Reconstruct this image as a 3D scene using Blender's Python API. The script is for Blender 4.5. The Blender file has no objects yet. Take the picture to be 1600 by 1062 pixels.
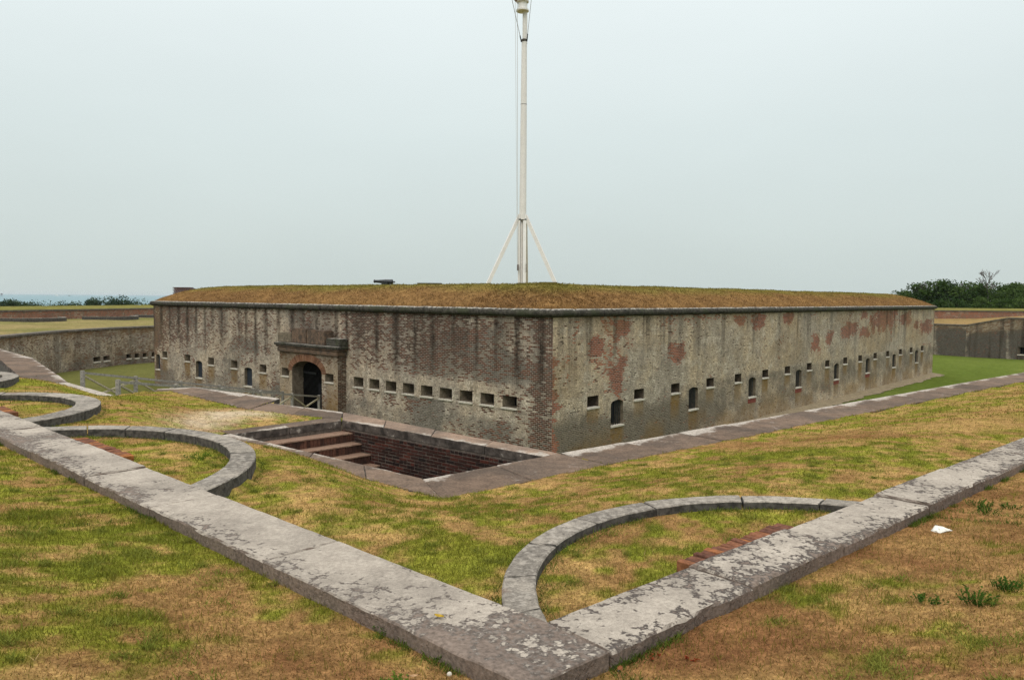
import bpy, bmesh, math, random
import numpy as np
from mathutils import Vector, Matrix, noise as mnoise

random.seed(7)
rng = np.random.default_rng(11)
scene = bpy.context.scene
C = scene.collection
EYE = 2.7

# ------------------------------------------------------------------ camera
cam_d = bpy.data.cameras.new("camera")
cam_d.sensor_width = 36.0
cam_d.lens = 36.0 * 1180.0 / 1600.0
cam_d.clip_start = 0.05
cam_d.clip_end = 60000
cam = bpy.data.objects.new("camera", cam_d)
C.objects.link(cam)
PITCH = math.atan(66.0 / 1180.0)
ROLL = math.atan(0.008)
cam.matrix_world = (Matrix.Translation((0, 0, EYE)) @ Matrix.Rotation(math.pi / 2 - PITCH, 4, 'X')
                    @ Matrix.Rotation(ROLL, 4, 'Z'))
scene.camera = cam

# ------------------------------------------------------------------ sky, sun, exposure
SUN_EL, SUN_AZ = math.radians(50), math.radians(-160)      # azimuth measured from +Y towards +X
world = bpy.data.worlds.new("World")
scene.world = world
world.use_nodes = True
wt = world.node_tree
wt.nodes.clear()
wo = wt.nodes.new("ShaderNodeOutputWorld")
bg = wt.nodes.new("ShaderNodeBackground")
bg.inputs["Strength"].default_value = 0.12
sky = wt.nodes.new("ShaderNodeTexSky")
sky.sky_type = 'NISHITA'
sky.sun_disc = False
sky.sun_elevation = SUN_EL
sky.sun_rotation = SUN_AZ
sky.air_density = 1.0
sky.dust_density = 6.0
sky.ozone_density = 1.0
tc = wt.nodes.new("ShaderNodeTexCoord")
sx = wt.nodes.new("ShaderNodeSeparateXYZ")
wt.links.new(tc.outputs["Generated"], sx.inputs[0])
cr = wt.nodes.new("ShaderNodeValToRGB")
e = cr.color_ramp.elements
e[0].position = 0.0
e[0].color = (0.595, 0.672, 0.652, 1)
e[1].position = 1.0
e[1].color = (2.0, 2.0, 2.0, 1)
for pos, col in ((0.06, (0.63, 0.708, 0.69, 1)), (0.2, (0.715, 0.80, 0.79, 1)), (0.38, (0.86, 0.935, 0.935, 1)), (0.6, (1.45, 1.5, 1.5, 1))):
    k = e.new(pos)
    k.color = col
wt.links.new(sx.outputs["Z"], cr.inputs["Fac"])
nz = wt.nodes.new("ShaderNodeTexNoise")
nz.inputs["Scale"].default_value = 2.2
nz.inputs["Detail"].default_value = 4
mp = wt.nodes.new("ShaderNodeMapping")
mp.inputs["Scale"].default_value = (1, 1, 3)
wt.links.new(tc.outputs["Generated"], mp.inputs[0])
wt.links.new(mp.outputs[0], nz.inputs["Vector"])
nm = wt.nodes.new("ShaderNodeMapRange")
nm.inputs["To Min"].default_value = 8.2
nm.inputs["To Max"].default_value = 9.2
wt.links.new(nz.outputs["Fac"], nm.inputs["Value"])
sc_ = wt.nodes.new("ShaderNodeVectorMath")
sc_.operation = 'SCALE'
wt.links.new(cr.outputs["Color"], sc_.inputs[0])
wt.links.new(nm.outputs[0], sc_.inputs["Scale"])
mixw = wt.nodes.new("ShaderNodeMix")
mixw.data_type = 'RGBA'
mixw.inputs["Factor"].default_value = 0.92
wt.links.new(sky.outputs["Color"], mixw.inputs["A"])
wt.links.new(sc_.outputs[0], mixw.inputs["B"])
wt.links.new(mixw.outputs["Result"], bg.inputs["Color"])
wt.links.new(bg.outputs[0], wo.inputs[0])

sun_d = bpy.data.lights.new("sun", 'SUN')
sun_d.energy = 0.9
sun_d.angle = math.radians(18)
sun_d.color = (1.0, 0.95, 0.87)
sun = bpy.data.objects.new("sun", sun_d)
C.objects.link(sun)
sdir = Vector((math.sin(SUN_AZ) * math.cos(SUN_EL), math.cos(SUN_AZ) * math.cos(SUN_EL), math.sin(SUN_EL)))
sun.rotation_euler = sdir.to_track_quat('Z', 'Y').to_euler()

scene.view_settings.view_transform = 'Standard'
scene.view_settings.look = 'None'
scene.view_settings.exposure = 0.0
scene.view_settings.gamma = 1.0
scene.view_settings.use_curve_mapping = False
scene.cycles.use_denoising = True
scene.cycles.denoising_prefilter = 'NONE'
scene.cycles.max_bounces = 6
scene.cycles.volume_bounces = 0


# ================================================================== helpers
def tag(o, label=None, cat=None, group=None, kind=None):
    if label: o["label"] = label
    if cat: o["category"] = cat
    if group: o["group"] = group
    if kind: o["kind"] = kind
    return o


def thing(name, label, cat, loc=(0, 0, 0), rz=0.0, group=None):
    o = bpy.data.objects.new(name, None)
    o.empty_display_size = 0.2
    C.objects.link(o)
    o.location = loc
    o.rotation_euler = (0, 0, rz)
    return tag(o, label, cat, group)


def mesh(name, V, F, mat=None, uv=None, cols=None, smooth=False):
    me = bpy.data.meshes.new(name)
    me.from_pydata([tuple(v) for v in V], [], F)
    if uv is not None:
        ul = me.uv_layers.new(name="UVMap")
        li = np.empty(len(me.loops), dtype=np.int32)
        me.loops.foreach_get("vertex_index", li)
        ul.data.foreach_set("uv", np.asarray(uv, dtype=np.float32)[li].ravel())
    if cols:
        for cn, arr in cols.items():
            ca = me.color_attributes.new(cn, 'FLOAT_COLOR', 'POINT')
            ca.data.foreach_set("color", np.asarray(arr, dtype=np.float32).ravel())
    if mat: me.materials.append(mat)
    if smooth:
        me.polygons.foreach_set("use_smooth", [True] * len(me.polygons))
    me.update()
    return me


def link(name, me, parent=None, loc=None):
    o = bpy.data.objects.new(name, me)
    C.objects.link(o)
    if loc is not None: o.location = loc
    if parent is not None: o.parent = parent
    return o


def frame(p):
    """world matrix of an object that has not been evaluated yet"""
    M = Matrix.Identity(4)
    while p is not None:
        M = (Matrix.Translation(p.location) @ p.rotation_euler.to_matrix().to_4x4()) @ M
        p = p.parent
    return M


def obj(name, V, F, mat, parent=None, world=None, **k):
    """link a mesh given in world coordinates; under a parent it is stored relative to the parent"""
    if parent is not None:
        inv = frame(parent).inverted()
        V = [inv @ Vector(v) for v in V]
    return link(name, mesh(name, V, F, mat, **k), parent)


class MB:
    """collects shapes into one vertex and face list"""

    def __init__(self):
        self.V, self.F = [], []

    def add(self, V, F):
        b = len(self.V)
        self.V += [tuple(v) for v in V]
        self.F += [tuple(i + b for i in f) for f in F]
        return self

    def box(self, x0, x1, y0, y1, z0, z1, M=None):
        V = [Vector((x, y, z)) for z in (z0, z1) for y in (y0, y1) for x in (x0, x1)]
        if M is not None: V = [M @ v for v in V]
        return self.add(V, [(0, 2, 3, 1), (4, 5, 7, 6), (0, 1, 5, 4), (2, 6, 7, 3), (0, 4, 6, 2), (1, 3, 7, 5)])

    def bar(self, a, b, w, h, up=(0, 0, 1)):
        a, b = Vector(a), Vector(b)
        d = (b - a).normalized()
        s = d.cross(Vector(up))
        if s.length < 1e-4: s = d.cross(Vector((1, 0, 0)))
        s.normalize()
        u = s.cross(d)
        V = []
        for p in (a, b):
            for i, j in ((-1, -1), (1, -1), (1, 1), (-1, 1)):
                V.append(p + s * (i * w / 2) + u * (j * h / 2))
        return self.add(V, [(3, 2, 1, 0), (4, 5, 6, 7), (0, 1, 5, 4), (1, 2, 6, 5), (2, 3, 7, 6), (3, 0, 4, 7)])

    def tube(self, pts, radii, n=8, cap=True):
        pts = [Vector(p) for p in pts]
        rings = []
        for i, p in enumerate(pts):
            d = (pts[min(i + 1, len(pts) - 1)] - pts[max(i - 1, 0)]).normalized()
            s = d.cross(Vector((0, 0, 1)))
            if s.length < 1e-3: s = Vector((1, 0, 0))
            s.normalize()
            u = s.cross(d)
            rings.append([p + (s * math.cos(2 * math.pi * k / n) + u * math.sin(2 * math.pi * k / n)) * radii[i] for k in range(n)])
        V = [v for r in rings for v in r]
        F = []
        for i in range(len(pts) - 1):
            for k in range(n):
                k2 = (k + 1) % n
                F.append((i * n + k, i * n + k2, (i + 1) * n + k2, (i + 1) * n + k))
        if cap:
            F.append(tuple(range(n - 1, -1, -1)))
            F.append(tuple((len(pts) - 1) * n + k for k in range(n)))
        return self.add(V, F)

    def prism(self, poly, z0, z1):
        n = len(poly)
        a = sum(poly[i][0] * poly[(i + 1) % n][1] - poly[(i + 1) % n][0] * poly[i][1] for i in range(n))
        if a < 0: poly = poly[::-1]
        V = [(x, y, z0) for x, y in poly] + [(x, y, z1) for x, y in poly]
        F = [tuple(range(n - 1, -1, -1)), tuple(range(n, 2 * n))]
        F += [(i, (i + 1) % n, n + (i + 1) % n, n + i) for i in range(n)]
        return self.add(V, F)

    def obj(self, name, mat, parent=None, **k):
        return obj(name, self.V, self.F, mat, parent, **k)


def _hash(ix, iy, seed):
    h = (ix.astype(np.int64) * 374761393 + iy.astype(np.int64) * 668265263 + seed * 974634777) & 0xffffffff
    h = ((h ^ (h >> 13)) * 1274126177) & 0xffffffff
    return ((h ^ (h >> 16)) & 0xffff) / 65535.0


def vnoise(x, y, seed=0):
    x, y = np.asarray(x, float), np.asarray(y, float)
    ix, iy = np.floor(x), np.floor(y)
    fx, fy = x - ix, y - iy
    fx, fy = fx * fx * (3 - 2 * fx), fy * fy * (3 - 2 * fy)
    a, b = _hash(ix, iy, seed), _hash(ix + 1, iy, seed)
    c, d = _hash(ix, iy + 1, seed), _hash(ix + 1, iy + 1, seed)
    return (a * (1 - fx) + b * fx) * (1 - fy) + (c * (1 - fx) + d * fx) * fy


def fbm(x, y, seed=0, oct=4):
    s, amp, tot = 0, 1.0, 0
    for i in range(oct):
        s = s + amp * vnoise(np.asarray(x) * 2 ** i + 17.3 * i, np.asarray(y) * 2 ** i - 9.1 * i, seed + i)
        tot += amp
        amp *= 0.5
    return s / tot


def sstep(a, b, x):
    t = np.clip((np.asarray(x, float) - a) / (b - a), 0, 1)
    return t * t * (3 - 2 * t)


def inpoly(x, y, poly):
    x, y = np.asarray(x, float), np.asarray(y, float)
    r = np.zeros(x.shape, bool)
    n = len(poly)
    for i in range(n):
        x0, y0 = poly[i]
        x1, y1 = poly[(i + 1) % n]
        if y0 == y1: continue
        c = ((y0 > y) != (y1 > y)) & (x < (x1 - x0) * (y - y0) / (y1 - y0) + x0)
        r ^= c
    return r


def dseg(x, y, a, b):
    ax, ay = a
    dx, dy = b[0] - ax, b[1] - ay
    t = np.clip(((x - ax) * dx + (y - ay) * dy) / (dx * dx + dy * dy), 0, 1)
    return np.hypot(x - ax - t * dx, y - ay - t * dy)


def dpoly(x, y, poly):
    d = np.full(np.shape(x), 1e9)
    for i in range(len(poly)):
        d = np.minimum(d, dseg(x, y, poly[i], poly[(i + 1) % len(poly)]))
    return np.where(inpoly(x, y, poly), 0, d)


# ------------------------------------------------------------------ material helpers
def newmat(name):
    m = bpy.data.materials.new(name)
    m.use_nodes = True
    t = m.node_tree
    t.nodes.clear()
    out = t.nodes.new("ShaderNodeOutputMaterial")
    return m, t, out


def nd(t, typ, ins=None, **props):
    n = t.nodes.new(typ)
    for k, v in props.items(): setattr(n, k, v)
    for k, v in (ins or {}).items():
        s = n.inputs[k]
        if isinstance(v, bpy.types.NodeSocket):
            t.links.new(v, s)
        else:
            s.default_value = v
    return n


def c4(c): return (c[0], c[1], c[2], 1.0)


def noise(t, vec, scale, detail=4.0, rough=0.55, dist=0.0):
    return nd(t, "ShaderNodeTexNoise", {"Vector": vec, "Scale": scale, "Detail": detail, "Roughness": rough, "Distortion": dist}).outputs["Fac"]


def mth(t, op, a, b=0.0, c=0.0):
    n = nd(t, "ShaderNodeMath", {0: a, 1: b, 2: c}, operation=op)
    return n.outputs[0]


def rmap(t, v, a, b, lo=0.0, hi=1.0):
    return nd(t, "ShaderNodeMapRange", {"Value": v, "From Min": a, "From Max": b, "To Min": lo, "To Max": hi},
              interpolation_type='SMOOTHSTEP').outputs[0]


def mix(t, f, a, b, blend='MIX'):
    n = nd(t, "ShaderNodeMix", data_type='RGBA', blend_type=blend, clamp_factor=True)
    for k, v in (("Factor", f), ("A", a), ("B", b)):
        # RGBA sockets share names with float ones; pick the enabled ones
        for s in n.inputs:
            if s.name == k and s.enabled:
                if isinstance(v, bpy.types.NodeSocket):
                    t.links.new(v, s)
                else:
                    s.default_value = v if not isinstance(v, tuple) or len(v) == 4 else c4(v)
                break
    for o in n.outputs:
        if o.enabled: return o


def scl(t, col, f):
    return nd(t, "ShaderNodeVectorMath", {0: col, "Scale": f}, operation='SCALE').outputs[0]


def finish(t, out, col, rough=0.9, bump=None, bstr=0.5, bdist=0.01, spec=0.15, metal=0.0):
    p = nd(t, "ShaderNodeBsdfPrincipled", {"Base Color": col, "Roughness": rough, "Specular IOR Level": spec, "Metallic": metal})
    if bump is not None:
        b = nd(t, "ShaderNodeBump", {"Height": bump, "Strength": bstr, "Distance": bdist})
        t.links.new(b.outputs[0], p.inputs["Normal"])
    t.links.new(p.outputs[0], out.inputs["Surface"])
    return p


def position(t): return nd(t, "ShaderNodeNewGeometry").outputs["Position"]


# ------------------------------------------------------------------ materials
def mat_fort_wall(name, beige, grey, low, bricks, seed=0.0, per_brick=0.6, big=0.7, med=0.8, streak=(0.48, 0.66)):
    """limewashed brick: mask R = how much bare brick, G = ochre run-off, B = dark algae, A = streaks"""
    m, t, out = newmat(name)
    uv = nd(t, "ShaderNodeUVMap").outputs[0]
    uvo = nd(t, "ShaderNodeVectorMath", {0: uv, 1: (seed, seed * 0.7, seed)}, operation='ADD').outputs[0]
    at = nd(t, "ShaderNodeAttribute", attribute_name="mask")
    sp = nd(t, "ShaderNodeSeparateColor", {0: at.outputs["Color"]})
    R, G, B, A = sp.outputs[0], sp.outputs[1], sp.outputs[2], at.outputs["Alpha"]
    warp = nd(t, "ShaderNodeVectorMath", {0: uv, 1: scl(t, nd(t, "ShaderNodeTexNoise", {"Vector": uv, "Scale": 3.0}).outputs["Color"], 0.005)}, operation='ADD').outputs[0]
    bt = nd(t, "ShaderNodeTexBrick", {"Vector": warp, "Color1": (0, 0, 0, 1), "Color2": (1, 1, 1, 1), "Mortar": (0.5, 0.5, 0.5, 1), "Scale": 1.0,
                                      "Mortar Size": 0.0115, "Mortar Smooth": 0.4, "Bias": 0.0, "Brick Width": 0.2, "Row Height": 0.0675})
    rnd = nd(t, "ShaderNodeSeparateColor", {0: bt.outputs["Color"]}).outputs[0]
    mort = bt.outputs["Fac"]
    n1 = noise(t, uvo, 0.9, 6, 0.6)
    n2 = noise(t, uvo, 5.0, 5, 0.65)
    n3 = noise(t, uvo, 22.0, 3, 0.6)
    n4 = noise(t, uvo, 0.45, 5, 0.55)
    ex = mth(t, 'ADD', R, mth(t, 'MULTIPLY', mth(t, 'SUBTRACT', n1, 0.5), big))
    ex = mth(t, 'ADD', ex, mth(t, 'MULTIPLY', mth(t, 'SUBTRACT', n2, 0.5), med))
    ex = mth(t, 'ADD', ex, mth(t, 'MULTIPLY', mth(t, 'SUBTRACT', rnd, 0.5), per_brick))
    ex = mth(t, 'ADD', ex, mth(t, 'MULTIPLY', mth(t, 'SUBTRACT', n3, 0.5), 0.7))
    ex = rmap(t, ex, 0.46, 0.58)
    # limewash
    stv = nd(t, "ShaderNodeVectorMath", {0: uvo, 1: (1.0, 0.12, 1.0)}, operation='MULTIPLY').outputs[0]
    vs = noise(t, stv, 1.6, 5, 0.6)
    cov = mix(t, rmap(t, n4, 0.38, 0.62), beige, grey)
    cov = mix(t, rmap(t, vs, 0.45, 0.7, 0.0, 0.55), cov, (grey[0] * 0.75, grey[1] * 0.75, grey[2] * 0.75))
    ch = mth(t, 'MULTIPLY', rmap(t, noise(t, uvo, 1.7, 7, 0.7), 0.50, 0.60), rmap(t, n3, 0.3, 0.55, 0.3, 1.0))
    cov = mix(t, mth(t, 'MULTIPLY', ch, 0.7), cov, (0.52, 0.455, 0.36))
    lowm = mth(t, 'ADD', B, mth(t, 'MULTIPLY', mth(t, 'SUBTRACT', n1, 0.5), 0.9))
    cov = mix(t, rmap(t, lowm, 0.3, 0.75), cov, low)
    ch2 = mth(t, 'MULTIPLY', rmap(t, noise(t, uvo, 2.6, 6, 0.7), 0.56, 0.62), rmap(t, n3, 0.35, 0.6, 0.0, 1.0))
    cov = mix(t, mth(t, 'MULTIPLY', ch2, 0.6), cov, (0.05, 0.044, 0.036))
    cov = scl(t, cov, rmap(t, n3, 0.3, 0.7, 0.55, 1.4))
    cov = scl(t, cov, rmap(t, n2, 0.3, 0.7, 0.68, 1.28))
    cov = scl(t, cov, mth(t, 'ADD', 0.84, mth(t, 'MULTIPLY', rnd, 0.32)))
    cov = mix(t, mth(t, 'MULTIPLY', mort, 0.45), cov, (beige[0] * 0.95, beige[1] * 0.95, beige[2] * 0.95))
    # bare brick
    bc = nd(t, "ShaderNodeValToRGB", {"Fac": mth(t, 'ADD', mth(t, 'MULTIPLY', rnd, 0.6), mth(t, 'MULTIPLY', n1, 0.5))})
    el = bc.color_ramp.elements
    el[0].position, el[0].color = 0.15, c4(bricks[0])
    el[1].position, el[1].color = 0.9, c4(bricks[2])
    k = el.new(0.5)
    k.color = c4(bricks[1])
    bcol = scl(t, bc.outputs[0], rmap(t, n3, 0.3, 0.7, 0.7, 1.25))
    bcol = mix(t, mth(t, 'MULTIPLY', mort, 0.85), bcol, (0.33, 0.285, 0.225))
    col = mix(t, ex, cov, bcol)
    # eroded holes of single lost bricks
    hole = mth(t, 'MULTIPLY', rmap(t, rnd, 0.72, 0.8), rmap(t, n2, 0.5, 0.6))
    hole = mth(t, 'MULTIPLY', hole, mth(t, 'SUBTRACT', 1.0, mort))
    col = mix(t, mth(t, 'MULTIPLY', hole, 0.85), col, (0.03, 0.022, 0.018))
    # run-off
    gm = mth(t, 'MULTIPLY', G, rmap(t, n2, 0.25, 0.6, 0.35, 1.0))
    col = mix(t, gm, col, (0.21, 0.125, 0.04))
    st2 = nd(t, "ShaderNodeVectorMath", {0: uvo, 1: (1.0, 0.05, 1.0)}, operation='MULTIPLY').outputs[0]
    sk = mth(t, 'MULTIPLY', rmap(t, noise(t, st2, 1.25, 3, 0.7), streak[0], streak[1]), A)
    sk = mth(t, 'MULTIPLY', sk, rmap(t, n2, 0.25, 0.65, 0.4, 1.0))
    col = mix(t, sk, col, scl(t, (0.042, 0.032, 0.025), rmap(t, n3, 0.3, 0.7, 0.4, 1.6)))
    h = mth(t, 'ADD', mth(t, 'MULTIPLY', mort, -0.6), mth(t, 'MULTIPLY', n3, 0.7))
    h = mth(t, 'SUBTRACT', h, mth(t, 'MULTIPLY', hole, 2.0))
    h = mth(t, 'SUBTRACT', h, mth(t, 'MULTIPLY', ex, 0.5))
    finish(t, out, col, 0.95, h, 0.8, 0.02, 0.1)
    return m


BRK_DARK = ((0.026, 0.017, 0.014), (0.062, 0.032, 0.023), (0.165, 0.06, 0.038))
BRK_RED = ((0.10, 0.036, 0.022), (0.24, 0.07, 0.038), (0.36, 0.11, 0.058))
M_wallR = mat_fort_wall("limewashed brick right", (0.49, 0.385, 0.26), (0.36, 0.31, 0.245), (0.145, 0.127, 0.10), BRK_RED, 3.1, 0.55, 0.6, 0.75)
M_wallL = mat_fort_wall("limewashed brick left", (0.46, 0.37, 0.27), (0.335, 0.285, 0.228), (0.155, 0.14, 0.118), BRK_DARK, 8.7, 0.8, 0.7, 0.75, (0.25, 0.45))
M_scarp = mat_fort_wall("stained ditch wall", (0.37, 0.30, 0.215), (0.25, 0.22, 0.18), (0.075, 0.07, 0.062), BRK_DARK, 15.3, 0.8, 0.6, 0.6)
M_para = mat_fort_wall("parapet brick", (0.36, 0.26, 0.19), (0.2, 0.14, 0.1), (0.12, 0.09, 0.07), BRK_RED, 21.9)


def mat_coping():
    m, t, out = newmat("lichened coping sandstone")
    P = position(t)
    oi = nd(t, "ShaderNodeObjectInfo")
    rnd = oi.outputs["Random"]
    oc = nd(t, "ShaderNodeSeparateColor", {0: oi.outputs["Color"]})
    cover, dark, grad = oc.outputs[0], oc.outputs[1], oc.outputs[2]
    uvx = nd(t, "ShaderNodeSeparateXYZ", {0: nd(t, "ShaderNodeUVMap").outputs[0]})
    cover = mth(t, 'SUBTRACT', cover, mth(t, 'MULTIPLY', grad, rmap(t, uvx.outputs[0], 1.2, 2.35)))
    cover = mth(t, 'SUBTRACT', cover, rmap(t, uvx.outputs[1], 0.33, 0.56, 0.0, 0.2))
    cover = mth(t, 'SUBTRACT', cover, rmap(t, uvx.outputs[1], 0.14, 0.0, 0.0, 0.1))
    off = nd(t, "ShaderNodeCombineXYZ", {0: mth(t, 'MULTIPLY', rnd, 40.0), 1: mth(t, 'MULTIPLY', rnd, 23.0), 2: rnd}).outputs[0]
    Q = nd(t, "ShaderNodeVectorMath", {0: P, 1: off}, operation='ADD').outputs[0]
    wv = nd(t, "ShaderNodeTexNoise", {"Vector": Q, "Scale": 9.0, "Detail": 3.0}).outputs["Color"]
    Qw = nd(t, "ShaderNodeVectorMath", {0: Q, 1: scl(t, wv, 0.06)}, operation='ADD').outputs[0]
    n1 = noise(t, Q, 1.3, 5, 0.6)
    n2 = noise(t, Q, 6.0, 6, 0.7)
    n3 = noise(t, Q, 32.0, 4, 0.65)
    n4 = noise(t, Q, 140.0, 2, 0.5)
    vd = nd(t, "ShaderNodeTexVoronoi", {"Vector": Qw, "Scale": 15.0, "Randomness": 1.0}, feature='F1').outputs["Distance"]
    vd2 = nd(t, "ShaderNodeTexVoronoi", {"Vector": Qw, "Scale": 42.0, "Randomness": 1.0}, feature='F1').outputs["Distance"]
    ed = nd(t, "ShaderNodeTexVoronoi", {"Vector": Qw, "Scale": 11.0, "Randomness": 1.0}, feature='DISTANCE_TO_EDGE').outputs["Distance"]
    base = mix(t, rmap(t, n1, 0.35, 0.65), (0.195, 0.15, 0.12), (0.14, 0.108, 0.088))
    base = scl(t, base, rmap(t, n3, 0.25, 0.75, 0.65, 1.35))
    crust = scl(t, mix(t, dark, (0.175, 0.147, 0.124), (0.068, 0.057, 0.05)), rmap(t, n3, 0.3, 0.7, 0.45, 1.55))
    pale = mix(t, rmap(t, n2, 0.35, 0.65), (0.375, 0.325, 0.268), (0.30, 0.258, 0.212))
    pale = scl(t, pale, rmap(t, n1, 0.3, 0.7, 0.8, 1.15))
    pale = scl(t, pale, rmap(t, n4, 0.3, 0.7, 0.86, 1.12))
    pale = scl(t, pale, rmap(t, n3, 0.3, 0.7, 0.84, 1.12))
    mm = mth(t, 'ADD', mth(t, 'MULTIPLY', mth(t, 'SUBTRACT', n1, 0.5), 1.0), cover)
    mm = mth(t, 'ADD', mm, mth(t, 'MULTIPLY', mth(t, 'SUBTRACT', n2, 0.5), 0.35))
    isl = mth(t, 'ADD', mm, mth(t, 'MULTIPLY', mth(t, 'SUBTRACT', 0.38, vd), 0.55))
    isl = mth(t, 'ADD', isl, mth(t, 'MULTIPLY', mth(t, 'SUBTRACT', 0.38, vd2), 0.3))
    isl = mth(t, 'ADD', isl, mth(t, 'MULTIPLY', mth(t, 'SUBTRACT', n3, 0.5), 0.3))
    crk = mth(t, 'MULTIPLY', rmap(t, ed, 0.0, 0.035, 1.0, 0.0), rmap(t, mm, 0.66, 0.50))
    pm = mth(t, 'MULTIPLY', rmap(t, isl, 0.40, 0.53), mth(t, 'SUBTRACT', 1.0, crk))
    nz_ = nd(t, "ShaderNodeSeparateXYZ", {0: nd(t, "ShaderNodeNewGeometry").outputs["Normal"]}).outputs[2]
    top = rmap(t, nz_, 0.5, 0.85)
    cm = mth(t, 'MULTIPLY', rmap(t, isl, 0.24, 0.36), rmap(t, n3, 0.3, 0.5, 0.35, 1.0))
    col = mix(t, mth(t, 'MULTIPLY', cm, top), base, crust)
    col = mix(t, mth(t, 'MULTIPLY', pm, top), col, pale)
    h = mth(t, 'ADD', mth(t, 'MULTIPLY', pm, 0.5), mth(t, 'ADD', mth(t, 'MULTIPLY', n3, 0.8), mth(t, 'MULTIPLY', n4, 0.3)))
    finish(t, out, col, 0.92, h, 0.8, 0.01, 0.12)
    return m


def mat_path():
    m, t, out = newmat("brown sandstone flags")
    uv = nd(t, "ShaderNodeUVMap").outputs[0]
    v = nd(t, "ShaderNodeSeparateXYZ", {0: uv}).outputs[1]
    P = position(t)
    rnd = nd(t, "ShaderNodeObjectInfo").outputs["Random"]
    n1 = noise(t, P, 0.8, 6, 0.6)
    n2 = noise(t, P, 5.0, 6, 0.65)
    n3 = noise(t, P, 28.0, 4, 0.6)
    base = mix(t, rmap(t, n1, 0.35, 0.65), (0.158, 0.108, 0.076), (0.10, 0.073, 0.055))
    base = scl(t, base, rmap(t, n3, 0.25, 0.75, 0.7, 1.3))
    base = scl(t, base, rmap(t, n2, 0.25, 0.75, 0.75, 1.22))
    base = scl(t, base, rmap(t, rnd, 0.0, 1.0, 0.86, 1.16))
    w = mth(t, 'ADD', v, mth(t, 'MULTIPLY', mth(t, 'SUBTRACT', n2, 0.5), 0.75))
    w = mth(t, 'ADD', w, mth(t, 'MULTIPLY', mth(t, 'SUBTRACT', n1, 0.5), 0.7))
    w = mth(t, 'ADD', w, mth(t, 'MULTIPLY', mth(t, 'SUBTRACT', rnd, 0.5), 0.18))
    oc = nd(t, "ShaderNodeSeparateColor", {0: nd(t, "ShaderNodeObjectInfo").outputs["Color"]})
    lic = oc.outputs[0]
    base = scl(t, base, mth(t, 'ADD', 1.0, oc.outputs[1]))
    ux = nd(t, "ShaderNodeSeparateXYZ", {0: uv}).outputs[0]
    w = mth(t, 'ADD', w, mth(t, 'MULTIPLY', mth(t, 'SUBTRACT', ux, 0.65), 0.17))
    w = mth(t, 'SUBTRACT', w, lic)
    wm = mth(t, 'MULTIPLY', rmap(t, w, 0.06, -0.08), rmap(t, n3, 0.3, 0.55, 0.2, 1.0))
    col = mix(t, wm, base, scl(t, (0.45, 0.395, 0.335), rmap(t, n2, 0.3, 0.7, 0.7, 1.15)))
    spot = rmap(t, noise(t, P, 2.2, 7, 0.7), 0.60, 0.68)
    col = mix(t, mth(t, 'MULTIPLY', spot, 0.55), col, (0.36, 0.31, 0.265))
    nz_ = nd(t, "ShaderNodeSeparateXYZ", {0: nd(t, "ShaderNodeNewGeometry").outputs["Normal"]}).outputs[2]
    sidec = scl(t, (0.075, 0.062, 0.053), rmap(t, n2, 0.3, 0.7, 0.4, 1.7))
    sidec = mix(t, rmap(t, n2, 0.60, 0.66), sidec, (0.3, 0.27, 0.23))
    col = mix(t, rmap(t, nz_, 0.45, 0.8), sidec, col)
    h = mth(t, 'ADD', n2, mth(t, 'MULTIPLY', n3, 0.5))
    finish(t, out, col, 0.93, h, 0.6, 0.01, 0.12)
    return m


def mat_curb():
    m, t, out = newmat("grey granite curb")
    P = position(t)
    rnd = nd(t, "ShaderNodeObjectInfo").outputs["Random"]
    n1 = noise(t, P, 2.2, 6, 0.65)
    n2 = noise(t, P, 14.0, 5, 0.65)
    n3 = noise(t, P, 60.0, 3, 0.6)
    base = mix(t, rmap(t, n1, 0.38, 0.62), (0.30, 0.263, 0.217), (0.205, 0.18, 0.15))
    base = scl(t, base, rmap(t, n2, 0.25, 0.75, 0.65, 1.25))
    base = scl(t, base, rmap(t, n3, 0.25, 0.75, 0.7, 1.25))
    base = scl(t, base, rmap(t, rnd, 0.0, 1.0, 0.8, 1.15))
    lich = mth(t, 'MULTIPLY', rmap(t, n2, 0.52, 0.58), rmap(t, n1, 0.42, 0.55))
    base = mix(t, mth(t, 'MULTIPLY', lich, 0.5), base, (0.34, 0.305, 0.26))
    base = mix(t, mth(t, 'MULTIPLY', rmap(t, n2, 0.38, 0.32), 0.7), base, (0.08, 0.07, 0.06))
    rust = rmap(t, noise(t, P, 0.9, 3, 0.5), 0.66, 0.74)
    base = mix(t, mth(t, 'MULTIPLY', rust, 0.6), base, (0.19, 0.09, 0.05))
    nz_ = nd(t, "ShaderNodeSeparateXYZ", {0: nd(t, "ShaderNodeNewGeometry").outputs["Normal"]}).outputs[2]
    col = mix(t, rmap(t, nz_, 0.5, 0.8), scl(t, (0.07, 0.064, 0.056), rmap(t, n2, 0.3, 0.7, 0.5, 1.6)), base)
    finish(t, out, col, 0.9, mth(t, 'ADD', n2, n3), 0.5, 0.006, 0.15)
    return m


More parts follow.
